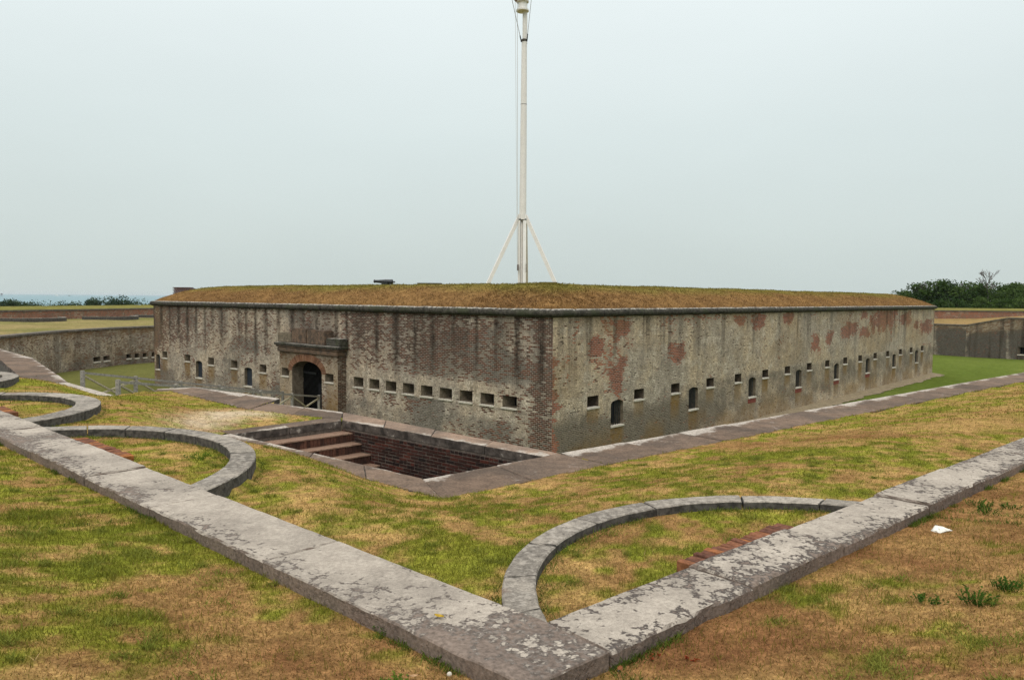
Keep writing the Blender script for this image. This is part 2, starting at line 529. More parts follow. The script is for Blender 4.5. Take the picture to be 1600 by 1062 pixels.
def mat_loose_brick(name, cols, dirt=0.5):
    m, t, out = newmat(name)
    P = position(t)
    oi = nd(t, "ShaderNodeObjectInfo").outputs["Random"]
    gi = nd(t, "ShaderNodeNewGeometry").outputs["Random Per Island"]
    r = mth(t, 'FRACT', mth(t, 'ADD', mth(t, 'MULTIPLY', oi, 7.31), gi))
    n1 = noise(t, P, 1.3, 5, 0.6)
    n2 = noise(t, P, 25.0, 4, 0.65)
    bc = nd(t, "ShaderNodeValToRGB", {"Fac": r})
    el = bc.color_ramp.elements
    el[0].position, el[0].color = 0.0, c4(cols[0])
    el[1].position, el[1].color = 1.0, c4(cols[-1])
    for i, c in enumerate(cols[1:-1]):
        k = el.new((i + 1) / (len(cols) - 1))
        k.color = c4(c)
    col = scl(t, bc.outputs[0], rmap(t, n2, 0.25, 0.75, 0.6, 1.35))
    col = mix(t, mth(t, 'MULTIPLY', rmap(t, n1, 0.45, 0.65), dirt), col, (0.022, 0.018, 0.016))
    finish(t, out, col, 0.93, n2, 0.6, 0.006, 0.1)
    return m


def mat_simple(name, col, var=0.25, scale=8.0, rough=0.9, spec=0.15, col2=None, bstr=0.3, metal=0.0, obj_var=0.0, bdist=0.01):
    m, t, out = newmat(name)
    P = position(t)
    n1 = noise(t, P, scale, 6, 0.65)
    n2 = noise(t, P, scale * 6, 3, 0.6)
    base = mix(t, rmap(t, n1, 0.36, 0.64), col, col2 or tuple(c * (1 - var) for c in col))
    base = scl(t, base, rmap(t, n2, 0.25, 0.75, 1 - var, 1 + var))
    if obj_var:
        base = scl(t, base, rmap(t, nd(t, "ShaderNodeObjectInfo").outputs["Random"], 0.0, 1.0, 1 - obj_var, 1 + obj_var))
    finish(t, out, base, rough, mth(t, 'ADD', n1, n2), bstr, bdist, spec, metal)
    return m


def mat_attr_ground(name, scale=1.0, contrast=0.5, bstr=0.8, bdist=0.02):
    m, t, out = newmat(name)
    P = position(t)
    a = nd(t, "ShaderNodeAttribute", attribute_name="col").outputs["Color"]
    n1 = noise(t, P, 9.0 * scale, 6, 0.7)
    n2 = noise(t, P, 45.0 * scale, 4, 0.7)
    n3 = noise(t, P, 2.0 * scale, 5, 0.65)
    col = scl(t, a, rmap(t, n1, 0.25, 0.75, 1 - contrast, 1 + contrast))
    col = scl(t, col, rmap(t, n2, 0.25, 0.75, 1 - contrast, 1 + contrast))
    col = scl(t, col, rmap(t, n3, 0.25, 0.75, 1 - contrast * 0.5, 1 + contrast * 0.5))
    finish(t, out, col, 1.0, mth(t, 'ADD', mth(t, 'MULTIPLY', n1, 0.7), mth(t, 'MULTIPLY', n2, 0.4)), bstr, bdist, 0.0)
    return m


def mat_blades(name="grass blade", trans=0.35):
    m, t, out = newmat(name)
    a = nd(t, "ShaderNodeAttribute", attribute_name="col").outputs["Color"]
    d = nd(t, "ShaderNodeBsdfDiffuse", {"Color": a})
    tr = nd(t, "ShaderNodeBsdfTranslucent", {"Color": a})
    mx = nd(t, "ShaderNodeMixShader", {0: trans})
    t.links.new(d.outputs[0], mx.inputs[1])
    t.links.new(tr.outputs[0], mx.inputs[2])
    t.links.new(mx.outputs[0], out.inputs["Surface"])
    return m


def mat_cornice():
    m, t, out = newmat("mossy cornice stone")
    P = position(t)
    n1 = noise(t, P, 1.0, 6, 0.6)
    n2 = noise(t, P, 7.0, 6, 0.7)
    n3 = noise(t, P, 35.0, 3, 0.6)
    base = mix(t, rmap(t, n2, 0.35, 0.65), (0.028, 0.026, 0.022), (0.085, 0.077, 0.062))
    base = mix(t, rmap(t, n1, 0.5, 0.65), base, (0.055, 0.058, 0.036))
    base = scl(t, base, rmap(t, n3, 0.3, 0.7, 0.6, 1.5))
    nz_ = nd(t, "ShaderNodeSeparateXYZ", {0: nd(t, "ShaderNodeNewGeometry").outputs["Normal"]}).outputs[2]
    tp = mth(t, 'ADD', nz_, mth(t, 'MULTIPLY', mth(t, 'SUBTRACT', n2, 0.5), 0.9))
    col = mix(t, rmap(t, tp, 0.80, 1.0), base, scl(t, (0.40, 0.37, 0.32), rmap(t, n2, 0.3, 0.7, 0.5, 1.2)))
    finish(t, out, col, 0.95, mth(t, 'ADD', n2, n3), 0.8, 0.02, 0.1)
    return m


def mat_leaf(name, c1, c2):
    m, t, out = newmat(name)
    a = nd(t, "ShaderNodeAttribute", attribute_name="col").outputs["Fac"]
    r = nd(t, "ShaderNodeObjectInfo").outputs["Random"]
    f = mth(t, 'ADD', mth(t, 'MULTIPLY', a, 0.75), mth(t, 'MULTIPLY', r, 0.3))
    col = mix(t, f, c1, c2)
    d = nd(t, "ShaderNodeBsdfDiffuse", {"Color": col})
    tr = nd(t, "ShaderNodeBsdfTranslucent", {"Color": col})
    mx = nd(t, "ShaderNodeMixShader", {0: 0.25})
    t.links.new(d.outputs[0], mx.inputs[1])
    t.links.new(tr.outputs[0], mx.inputs[2])
    t.links.new(mx.outputs[0], out.inputs["Surface"])
    return m


def mat_sea():
    m, t, out = newmat("sea water")
    P = position(t)
    n = noise(t, P, 0.02, 5, 0.6)
    n2 = noise(t, P, 0.3, 4, 0.6)
    col = mix(t, rmap(t, n, 0.4, 0.6), (0.10, 0.20, 0.235), (0.13, 0.235, 0.26))
    finish(t, out, col, 0.45, mth(t, 'ADD', n, n2), 0.6, 0.8, 0.3)
    return m


M_cop, M_path, M_curb, M_corn = mat_coping(), mat_path(), mat_curb(), mat_cornice()
M_pitbrick = mat_loose_brick("dark pit brick", ((0.018, 0.011, 0.010), (0.036, 0.016, 0.012), (0.055, 0.02, 0.015), (0.09, 0.029, 0.02)), 0.7)  # very dark brick tones, mottled further towards black
M_bed = mat_simple("pale lime bedding", (0.30, 0.255, 0.205), 0.3, 10)
M_mortar = mat_simple("old mortar", (0.125, 0.10, 0.082), 0.4, 14)
M_stepbrick = mat_loose_brick("weathered step brick", ((0.12, 0.05, 0.035), (0.17, 0.075, 0.05), (0.22, 0.1, 0.065), (0.26, 0.12, 0.075)), 0.45)
M_bankbrick = mat_loose_brick("orange brown brick", ((0.10, 0.045, 0.03), (0.15, 0.065, 0.04), (0.20, 0.085, 0.045), (0.30, 0.115, 0.035)), 0.45)
M_archbrick = mat_loose_brick("arch brick", ((0.13, 0.066, 0.04), (0.19, 0.092, 0.052), (0.24, 0.135, 0.085)), 0.4)
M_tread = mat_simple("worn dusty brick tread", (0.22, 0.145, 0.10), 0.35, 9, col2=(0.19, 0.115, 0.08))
M_riser = mat_loose_brick("dark step riser brick", ((0.05, 0.025, 0.018), (0.085, 0.04, 0.028), (0.12, 0.055, 0.036)), 0.7)  # darker than the treads, with near-black mottling
M_redbrick = mat_loose_brick("red patch brick", ((0.18, 0.055, 0.04), (0.24, 0.075, 0.055)), 0.1)
M_sill = mat_simple("pale sill stone", (0.58, 0.53, 0.44), 0.2, 9)
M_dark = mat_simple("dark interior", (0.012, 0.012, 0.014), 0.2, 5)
M_shut = mat_simple("slate painted shutter", (0.03, 0.036, 0.046), 0.2, 5, 0.6)
M_reveal = mat_simple("rendered reveal", (0.20, 0.162, 0.115), 0.4, 6)
M_reveald = mat_simple("shaded reveal", (0.10, 0.078, 0.056), 0.5, 6)  # darker reveal copy: recess shade put into the right loopholes' colour
M_iron = mat_simple("black iron", (0.016, 0.018, 0.02), 0.3, 9, 0.5, 0.4)
M_door = mat_simple("near black door plank", (0.009, 0.0088, 0.0085), 0.5, 7, 0.8, 0.05, obj_var=0.45)  # plank colour taken near black to darken the gate opening
M_rail = mat_simple("weathered grey timber", (0.33, 0.305, 0.26), 0.35, 12)
M_brace = mat_simple("pale timber brace", (0.42, 0.37, 0.25), 0.25, 12)
M_deck = mat_simple("grey deck plank", (0.16, 0.14, 0.12), 0.3, 9, obj_var=0.2)
M_white = mat_simple("off white paint", (0.74, 0.71, 0.67), 0.06, 2.0, 0.55, 0.3, bstr=0.05)
M_whitebr = mat_simple("bright white paint", (0.84, 0.83, 0.81), 0.05, 2.0, 0.55, 0.3, bstr=0.05)
M_redwood = mat_simple("faded red crosstree paint", (0.35, 0.2, 0.17), 0.2, 6, 0.7)
M_rope = mat_simple("pale rope", (0.5, 0.48, 0.44), 0.1, 30)
M_gun = mat_simple("gun iron", (0.02, 0.024, 0.026), 0.25, 8, 0.45, 0.4)
M_conc = mat_simple("dark weathered concrete", (0.11, 0.1, 0.085), 0.35, 5)
M_sandfloor = mat_simple("pale sandy concrete", (0.36, 0.335, 0.29), 0.2, 5)
M_bark = mat_simple("bark", (0.09, 0.075, 0.06), 0.3, 8)
M_snag = mat_simple("bleached dead wood", (0.17, 0.145, 0.13), 0.25, 8)
M_leaf = mat_leaf("evergreen leaf", (0.018, 0.040, 0.016), (0.095, 0.145, 0.036))
M_leaf2 = mat_leaf("coast shrub leaf", (0.03, 0.052, 0.032), (0.085, 0.12, 0.055))
M_ground = mat_attr_ground("turf soil", 1.0, 0.4, 0.35, 0.012)
M_ditchg = mat_attr_ground("mown ditch turf", 0.35, 0.22, 0.4, 0.03)
M_farg = mat_attr_ground("far turf", 0.3, 0.3, 0.5, 0.05)
M_blade = mat_blades()
M_sea = mat_sea()
M_shell = mat_simple("white paper scrap", (0.74, 0.71, 0.64), 0.15, 22)

# ================================================================== plan of the place
P0 = np.array((0.21, 4.60))
dR, nR = np.array((0.750, 0.661)), np.array((0.661, -0.750))
dL, nL = np.array((-0.735, 0.679)), np.array((-0.679, -0.735))
WR, WL = 0.545, 0.675
COP_Z = 0.70
PIT = [(-1.32, 11.10), (0.59, 12.77), (-3.71, 16.40), (-5.48, 14.63)]          # A B C D
DITCH = [(64, 65.5), (40, 46.1), (19.75, 29.0), (8.02, 18.95), (0.85, 13.03), (-3.93, 17.5), (-5.85, 18.9), (-6.37, 19.7), (-9.31, 22.05), (-10.2, 21.6),
         (-10.6, 20.08), (-11.85, 21.12), (-13.65, 23.1), (-15.12, 25.08), (-20.25, 31.8), (-22.1, 34.2), (-25.04, 36.84),
         (-28.5, 40.5), (-31.2, 45.9), (-32.0, 53.5), (-30.9, 59.5), (-28.5, 63.5), (-24, 70), (-14, 100), (30, 112), (44, 92), (48.5, 86.5), (54.25, 79.8), (66, 68)]
CURBS = [  # centre, r_in, r_out, top z
    ((2.64, 5.40), 2.45, 2.70, 0.58), ((-6.20, 8.60), 2.78, 3.09, 0.66), ((-10.3, 13.25), 2.25, 2.68, 0.62), ((-14.9, 17.9), 2.3, 2.65, 0.60)]
SUNK = [(-15.9, 24.4), (-20.92, 30.76), (-24.5, 35.0), (-27.0, 33.0), (-18.1, 22.7)]


def path_polys():
    A, B, Cc, D = [np.array(p) for p in PIT]
    uR = np.array((0.764, 0.645))
    nRr = np.array((0.645, -0.764))
    q = []
    # right strip beyond pit corner B
    S0 = np.array((0.85, 13.03))
    q.append((S0, np.array((19.75, 29.0)), S0 + nRr * 1.13, np.array((19.75, 29.0)) + nRr * 1.1, 15))
    q.append((np.array((19.75, 29.0)), np.array((40, 46.1)), np.array((19.75, 29.0)) + nRr * 1.1, np.array((40, 46.1)) + nRr * 1.1, 14))
    # along A-B
    q.append((A, S0 - uR * 0.01, np.array((-0.92, 9.97)), S0 + nRr * 1.13 - uR * 0.01, 2))
    # corner piece filler between B, S0
    # front-left strip A-D
    q.append((D, A, np.array((-5.80, 14.25)), np.array((-0.92, 9.97)), 4))
    # left of pit D-C
    q.append((Cc, D, np.array((-4.02, 16.78)), np.array((-5.80, 14.95)), 2))
    # far strip C-B
    q.append((B, Cc, S0, np.array((-3.93, 17.5)), 4))
    # upper left
    q.append((np.array((-3.93, 17.5)), np.array((-6.1, 18.95)), Cc + np.array((-0.02, 0.03)), np.array((-6.25, 17.75)), 2))
    q.append((np.array((-6.1, 19.75)), np.array((-9.31, 22.05)), np.array((-6.25, 17.8)), np.array((-9.6, 21.1)), 3))
    q.append((np.array((-9.33, 22.06)), np.array((-10.2, 21.6)), np.array((-9.62, 21.12)), np.array((-10.0, 21.0)), 1))
    # left white edge strip and left path
    q.append((np.array((-13.65, 23.1)), np.array((-10.6, 20.08)), np.array((-13.92, 22.86)), np.array((-10.80, 19.85)), 4))
    q.append((np.array((-15.12, 25.08)), np.array((-13.65, 23.1)), np.array((-15.95, 24.4)), np.array((-14.35, 22.5)), 2))
    q.append((np.array((-20.25, 31.8)), np.array((-15.14, 25.1)), np.array((-20.95, 30.8)), np.array((-15.96, 24.42)), 6))
    q.append((np.array((-25.04, 36.84)), np.array((-20.27, 31.83)), np.array((-25.8, 35.9)), np.array((-20.97, 30.83)), 5))
    q.append((np.array((-28.5, 40.5)), np.array((-25.06, 36.86)), np.array((-29.4, 39.6)), np.array((-25.82, 35.92)), 3))
    return q


PATHS = path_polys()
PATH_POLYS = [[tuple(a), tuple(b), tuple(d), tuple(c)] for a, b, c, d, n in PATHS]


def side(x, y):
    return ((x - P0[0]) * nR[0] + (y - P0[1]) * nR[1], (x - P0[0]) * nL[0] + (y - P0[1]) * nL[1])


def terrain_z(x, y, fine=True):
    x, y = np.asarray(x, float), np.asarray(y, float)
    dr, dl = side(x, y)
    outside = (dr > 0) | (dl > 0)
    do = np.maximum(dr - WR, dl - WL)
    zo = 0.585 + 0.47 * sstep(-0.2, 3.2, do) + 0.02 * (fbm(x * 1.3, y * 1.3, 5) - 0.5)
    dc = np.minimum(-dr, -dl)
    dp = np.full(x.shape, 1e9)
    for p in PATH_POLYS: dp = np.minimum(dp, dpoly(x, y, p))
    dp = np.minimum(dp, np.where(y > 25, np.maximum(dpoly(x, y, DITCH) - 1.0, 0), 1e9))
    tt = np.clip(dc, 0, None) / (np.clip(dc, 0, None) + dp + 1e-6)
    zi = 0.45 * (1 - sstep(0.25, 1.0, tt))
    zi = zi + np.where(dp > 0, 0.015, 0.0) + 0.03 * (fbm(x * 1.1, y * 1.1, 9) - 0.5) * (dp > 0)
    for (c, ri, ro, zt) in CURBS:
        r = np.hypot(x - c[0], y - c[1])
        wv = sstep(ro + 2.0, ro + 0.1, r) * sstep(0, 0.4, dp)
        zi = zi + (np.maximum(zt - 0.19, zi) - zi) * wv
        zi = np.where(r < ro, zt - (0.085 if zt < 0.6 else 0.125), zi)
    zi = np.where(dp <= 0, -0.06, zi)
    z = np.where(outside, zo, zi)
    if fine:
        z = z + 0.012 * (fbm(x * 5, y * 5, 21) - 0.5) * (dp > 0)
    return z


# colour patches of the turf ---------------------------------------------------
G_DK, G_LT, STRAW, BROWN = (np.array(c) for c in ((0.100, 0.118, 0.015), (0.225, 0.215, 0.031), (0.325, 0.205, 0.076), (0.172, 0.082, 0.036)))
BLOBS = [  # x, y, radius x, radius y, greenness shift, brownness shift
    (-0.7, 4.5, 1.0, 0.5, -0.5, 0.6), (-2.0, 5.05, 0.9, 0.4, -0.3, 0.5), (-1.2, 3.9, 0.8, 0.35, -0.25, 0.45), (-3.6, 5.6, 1.2, 0.8, 0.25, -0.2), (-2.6, 5.9, 0.5, 0.4, 0.3, 0.1),
    (0.95, 4.35, 0.6, 0.4, -0.5, 0.5), (1.7, 4.6, 0.9, 0.6, -0.4, 0.25), (3.2, 6.2, 1.4, 0.8, -0.4, 0.45), (5.2, 7.6, 1.6, 0.9, -0.35, 0.5), (2.6, 5.6, 0.7, 0.4, 0.25, -0.1),
    (3.3, 4.9, 0.9, 0.4, 0.2, 0.0), (4.4, 11.6, 1.2, 0.35, 0.6, -0.2), (4.6, 13.5, 1.8, 0.5, -0.45, 0.35), (7.5, 13.5, 2.5, 1.5, -0.3, 0.0), (10.5, 17.5, 3.0, 1.5, 0.15, -0.1), (1.2, 11.0, 1.6, 0.7, 0.2, 0.0),
    (0.5, 9.0, 1.5, 0.9, -0.15, 0.2), (-2.2, 8.6, 1.0, 0.8, 0.1, 0.0), (-0.3, 6.6, 0.5, 0.7, 0.45, -0.2), (-3.1, 10.2, 0.6, 0.5, 0.4, -0.2), (1.8, 6.9, 1.4, 0.8, -0.2, 0.2), (2.4, 7.6, 1.0, 0.3, 0.4, -0.1),
    (-4.3, 9.8, 0.5, 0.5, 0.5, -0.2), (-5.6, 10.0, 1.2, 1.0, 0.1, 0.05), (-7.5, 14.5, 2.0, 1.2, -0.1, 0.1), (-8.5, 18.3, 1.8, 1.0, 0.3, -0.1), (-12.5, 19.5, 2.0, 1.0, 0.35, -0.2), (-9.4, 13.0, 1.2, 1.0, 0.35, -0.1), (-4.2, 12.6, 0.7, 0.4, -0.3, 0.3)]
SAND = [(-6.3, 15.6, 0.55, 1.3), (-4.55, 13.2, 0.5, 0.45), (-6.0, 16.9, 0.7, 0.7)]


def turf(x, y):
    """(green, brown, sand) weights of the turf at plan points"""
    x, y = np.asarray(x, float), np.asarray(y, float)
    dr, dl = side(x, y)
    g = 0.50 + 0.0 * x
    b = 0.22 + 0.0 * x
    rg = dr > 0
    g = np.where((dl > 0), 0.52, g)
    g = np.where(rg & (dr > dl * 0.35), 0.27, g)
    b = np.where(rg & (dr > dl * 0.35), 0.42, b)
    for bx, by, rx, ry, dg, db in BLOBS:
        ang = math.atan2(by, bx)
        w = np.exp(-(((x - bx) / rx) ** 2 + ((y - by) / ry) ** 2))
        g = g + dg * w
        b = b + db * w
    n1, n2 = fbm(x * 0.55, y * 0.55, 31, 5), fbm(x * 2.3, y * 2.3, 41, 4)
    n3, n4 = fbm(x * 0.8 + 50, y * 0.8, 51, 5), fbm(x * 3.1, y * 3.1 + 9, 61, 4)
    n5 = fbm(x * 6.5, y * 6.5 + 3, 66, 3)
    g = np.clip(g - 0.05 + (n5 - 0.5) * 1.9 + (n1 - 0.5) * 0.8 + (n2 - 0.5) * 1.3, 0.02, 1)
    b = np.clip(b + (n3 - 0.5) * 1.3 + (n4 - 0.5) * 0.8, 0, 1)
    s = 0.0 * x
    for bx, by, rx, ry in SAND:
        s = s + np.exp(-(((x - bx) / rx) ** 2 + ((y - by) / ry) ** 2))
    s = np.clip(s * 1.2 * (0.25 + fbm(x * 4, y * 4, 71)), 0, 1)
    return g, b, s


def turf_colour(x, y):
    g, b, s = turf(x, y)
    lt = fbm(x * 1.7, y * 1.7, 81)[:, None]
    green = G_DK * (1 - lt) + G_LT * lt
    gg = sstep(0.12, 0.88, g)[:, None]
    dry = STRAW * (1 - b[:, None]) + BROWN * b[:, None]
    c = dry * (1 - gg) + green * gg
    return c * (1 - s[:, None]) + np.array((0.42, 0.33, 0.22)) * s[:, None]


# ================================================================== terrain
def grid_mesh(x0, x1, y0, y1, res, keep=None):
    xs, ys = np.arange(x0, x1 + res * 0.5, res), np.arange(y0, y1 + res * 0.5, res)
    X, Y = np.meshgrid(xs, ys)
    nx, ny = len(xs), len(ys)
    i = np.arange((nx - 1) * (ny - 1))
    r, c = i // (nx - 1), i % (nx - 1)
    a = r * nx + c
    F = np.stack([a, a + 1, a + nx + 1, a + nx], 1)
    if keep is not None:
        cx, cy = xs[c] + res / 2, ys[r] + res / 2
        F = F[keep(cx, cy)]
    return X.ravel(), Y.ravel(), F


def fast_mesh(name, V, F, mat, cols=None, smooth=True):
    me = bpy.data.meshes.new(name)
    V = np.asarray(V, np.float32)
    F = np.asarray(F, np.int32)
    n, k = F.shape
    me.vertices.add(len(V))
    me.vertices.foreach_set("co", V.ravel())
    me.loops.add(n * k)
    me.loops.foreach_set("vertex_index", F.ravel())
    me.polygons.add(n)
    me.polygons.foreach_set("loop_start", np.arange(0, n * k, k, dtype=np.int32))
    if smooth: me.polygons.foreach_set("use_smooth", np.ones(n, bool))
    me.update(calc_edges=True)
    if cols is not None:
        ca = me.color_attributes.new("col", 'FLOAT_COLOR', 'POINT')
        ca.data.foreach_set("color", np.concatenate([cols, np.ones((len(cols), 1))], 1).astype(np.float32).ravel())
    me.materials.append(mat)
    return me


def keep_land(cx, cy):
    return (dpoly(cx, cy, DITCH) > 0.2) & (dpoly(cx, cy, PIT) > 0.12) & (dpoly(cx, cy, SUNK) > 0.12) & ~inpoly(cx, cy, ((13, -12), (13, 4.5), (30, 20), (80, 50), (80, -12)))


# fine turf near the camera, coarser beyond
def land(name, x0, x1, y0, y1, res, hole=None):
    def kp(cx, cy):
        k = keep_land(cx, cy)
        if hole is not None:
            k &= ~((cx > hole[0]) & (cx < hole[1]) & (cy > hole[2]) & (cy < hole[3]))
        return k
    X, Y, F = grid_mesh(x0, x1, y0, y1, res, kp)
    Z = terrain_z(X, Y)
    o = link(name, fast_mesh(name, np.stack([X, Y, Z], 1), F, M_ground, turf_colour(X, Y)))
    return tag(o, kind="structure")


land("lawn", -8, 8, -3, 18, 0.08)
land("lawn", -36, 40, -12, 45, 0.25, (-8, 8, -3, 18))

# ditch floor
X, Y, F = grid_mesh(-60, 90, 0, 120, 1.0)


def ditch_z(x, y):
    return -3.45 + 0.6 * sstep(-2, -22, x) + 0.06 * (fbm(x * 0.3, y * 0.3, 3) - 0.5)


FC, FR, FL = np.array((1.407, 26.0)), np.array((0.67339, 0.73929)), np.array((-0.745916, 0.666041))
LEN_R, LEN_L = 50.4, 32.0
E_R, E_L = FC + FR * LEN_R, FC + FL * LEN_L
FORT = [tuple(FC), tuple(E_R), (10.5, 106.0), (-3.0, 92.0), tuple(E_L)]
gr = fbm(X * 0.12, Y * 0.12, 13, 5)[:, None]
mow = (0.5 + 0.5 * np.sin((X * 0.75 - Y * 0.66) * 1.1))[:, None] * 0.25
dcol = np.array((0.072, 0.105, 0.017)) * (1 - gr) + np.array((0.12, 0.145, 0.032)) * gr + mow * np.array((0.03, 0.025, 0.01))
lefty = sstep(0, -20, X)[:, None]
dcol = dcol * (1 - lefty * 0.8) + lefty * 0.8 * (np.array((0.105, 0.105, 0.032)) * (1 - gr * 0.6) + gr * 0.6 * np.array((0.15, 0.125, 0.05)))
link("ditch_floor", fast_mesh("ditch_floor", np.stack([X, Y, ditch_z(X, Y)], 1), F, M_ditchg, dcol))["kind"] = "structure"

# strip of bare earth along the foot of the fort's right wall
ss = np.linspace(10, LEN_R, 260)
V, F = [], []
for i, s in enumerate(ss):
    p = FC + FR * s
    wv = 0.9 + 0.35 * mnoise.noise((s * 0.5, 0, 0)) + 0.25 * mnoise.noise((s * 2.3, 4, 0)) + 0.05 * random.random()
    q = p + np.array((FR[1], -FR[0])) * wv
    V += [(p[0], p[1], -3.30), (q[0], q[1], -3.432 + 0.02)]
    if i: F.append((2 * i - 2, 2 * i - 1, 2 * i + 1, 2 * i))
tag(obj("earth_path", V, F, mat_simple("bare earth", (0.27, 0.215, 0.135), 0.3, 3)), kind="structure")

# far ground, sea
link("ground", fast_mesh("ground", [(-420, -300, -4.6), (900, -300, -4.6), (900, 900, -4.6), (-200, 900, -4.6)], [(0, 1, 2, 3)], M_farg,
                         np.array([(0.10, 0.115, 0.035)] * 4)))["kind"] = "structure"
link("sea", fast_mesh("sea", [(-30000, -30000, -9.0), (30000, -30000, -9.0), (30000, 30000, -9.0), (-30000, 30000, -9.0)], [(0, 1, 2, 3)], M_sea,
                      np.array([(0.1, 0.2, 0.2)] * 4)))["kind"] = "structure"


# far terraces beyond the ditch
def far_terrace(name, inner, outer, zin, zout, n=24, colr=((0.15, 0.145, 0.05), (0.24, 0.19, 0.085))):
    V, F, col = [], [], []
    m = 80
    for i in range(m + 1):
        a = i / m * (len(inner) - 1)
        k = min(int(a), len(inner) - 2)
        f = a - k
        pi = np.array(inner[k]) * (1 - f) + np.array(inner[k + 1]) * f
        po = np.array(outer[k]) * (1 - f) + np.array(outer[k + 1]) * f
        zi_ = zin[k] * (1 - f) + zin[k + 1] * f
        zo_ = zout[k] * (1 - f) + zout[k + 1] * f
        for j in range(n + 1):
            t_ = j / n
            p = pi * (1 - t_) + po * t_
            V.append((p[0], p[1], zi_ * (1 - t_) + zo_ * t_ + 0.05 * mnoise.noise((p[0] * 0.5, p[1] * 0.5, 0)) * (0 < j < n)))
            w = fbm(np.array([p[0] * 0.2]), np.array([p[1] * 0.2]), 4)[0]
            w = min(1, max(0, (w - 0.3) * 2.5))
            col.append(np.array(colr[0]) * (1 - w) + np.array(colr[1]) * w)
    for i in range(m):
        for j in range(n):
            a = i * (n + 1) + j
            F.append((a, a + n + 1, a + n + 2, a + 1))
    return tag(link(name, fast_mesh(name, V, F, M_farg, np.array(col))), kind="structure")


LPAR = [(-58, 52), (-50.5, 62), (-46.8, 69.7), (-43.6, 79), (-41.6, 88), (-37, 106)]       # foot of the left parapet
LIN = [(-25.82, 35.92), (-31.2, 45.9), (-32.0, 53.5), (-30.9, 59.5), (-28.5, 63.5), (-20, 80)]
far_terrace("terrace", LIN, LPAR, [0.0] * 6, [0.2] * 6)
RIN = [(30, 112), (44, 92), (48.5, 86.5), (50.6, 84.1), (53.2, 81.0), (66, 68), (90, 55)]
RZ = [0, 0, 0, 0, 0.9, 0.9, 0.9]
RPAR = [(20, 118), (46, 101), (54, 98), (60, 97.5), (66, 97), (84, 95), (110, 93)]
far_terrace("terrace", RIN, RPAR, RZ, [0.4, 0.4, 0.4, 0.5, 0.9, 0.95, 0.95], colr=((0.22, 0.155, 0.065), (0.28, 0.18, 0.08)))


# ================================================================== stone blocks
def block(mapf, L, W, z0, z1, e=0.012, jit=0.006, ns=10, nt=5, zn=0.005, chip=0.012, seed=0):
    """a worn stone: mapf(s, t) gives plan coordinates for s, t in 0..1"""
    es, et = min(e / L, 0.2), min(e / W, 0.2)
    S = [0.0, es] + [es + (1 - 2 * es) * i / ns for i in range(1, ns)] + [1 - es, 1.0]
    T = [0.0, et] + [et + (1 - 2 * et) * i / nt for i in range(1, nt)] + [1 - et, 1.0]
    V, F, uv = [], [], []
    ls, lt = len(S), len(T)
    for i, s in enumerate(S):
        for j, t_ in enumerate(T):
            edge = i in (0, ls - 1) or j in (0, lt - 1)
            x, y = mapf(s, t_)
            q = Vector((x * 7, y * 7, seed * 3.7))
            z = z1 + zn * mnoise.noise(q * 0.6) + zn * 0.5 * mnoise.noise(q * 2.1)
            if edge:
                z -= e * (0.7 + 0.6 * abs(mnoise.noise(q * 1.3)))
                c = max(0.0, mnoise.noise(q * 0.9 + Vector((9, 3, 1)))) * chip
                cx, cy = mapf(0.5, 0.5)
                d = math.hypot(cx - x, cy - y)
                x += (cx - x) / d * c + jit * mnoise.noise(q * 2.3 + Vector((5, 0, 0)))
                y += (cy - y) / d * c + jit * mnoise.noise(q * 2.3 + Vector((0, 7, 0)))
            V.append((x, y, z))
            uv.append((s * L, t_ * W))
    for i in range(ls - 1):
        for j in range(lt - 1):
            a = i * lt + j
            F.append((a, a + lt, a + lt + 1, a + 1))
    rim = [i * lt for i in range(ls)] + [(ls - 1) * lt + j for j in range(1, lt)] + [i * lt + lt - 1 for i in range(ls - 2, -1, -1)] + [j for j in range(lt - 2, 0, -1)]
    b = len(V)
    for r in rim:
        x, y, z = V[r]
        V.append((x + jit * mnoise.noise((x * 9, y * 9, 3)), y + jit * mnoise.noise((x * 9, y * 9, 8)), z0))
        uv.append(uv[r])
    n = len(rim)
    for i in range(n):
        k = (i + 1) % n
        F.append((rim[i], b + i, b + k, rim[k]))
    # orientation: make the top face up
    a0, a1, a2 = (Vector(V[F[0][q]]) for q in (0, 1, 2))
    if (a1 - a0).cross(a2 - a0).z < 0:
        F = [f[::-1] for f in F]
    return V, F, uv


def quadmap(a, b, c, d):
    """inner edge a->b (t=0), outer edge c->d (t=1)"""
    a, b, c, d = (np.array(p, float) for p in (a, b, c, d))
    return lambda s, t_: tuple((a * (1 - s) + b * s) * (1 - t_) + (c * (1 - s) + d * s) * t_)


def bl(name, mapf, L, W, z0, z1, mat, parent, **k):
    V, F, uv = block(mapf, L, W, z0, z1, **k)
    return obj(name, V, F, mat, parent, uv=uv)


# parapet coping ---------------------------------------------------------------
cop = thing("parapet_coping", "pale lichen-spotted stone coping that meets in a sharp corner in the foreground", "coping", (P0[0], P0[1], 0))


def cquad(s0, s1, d, n, w, gap=0.004):
    a, b = P0 + d * (s0 + gap), P0 + d * (s1 - gap)
    return a, b, a + n * w, b + n * w


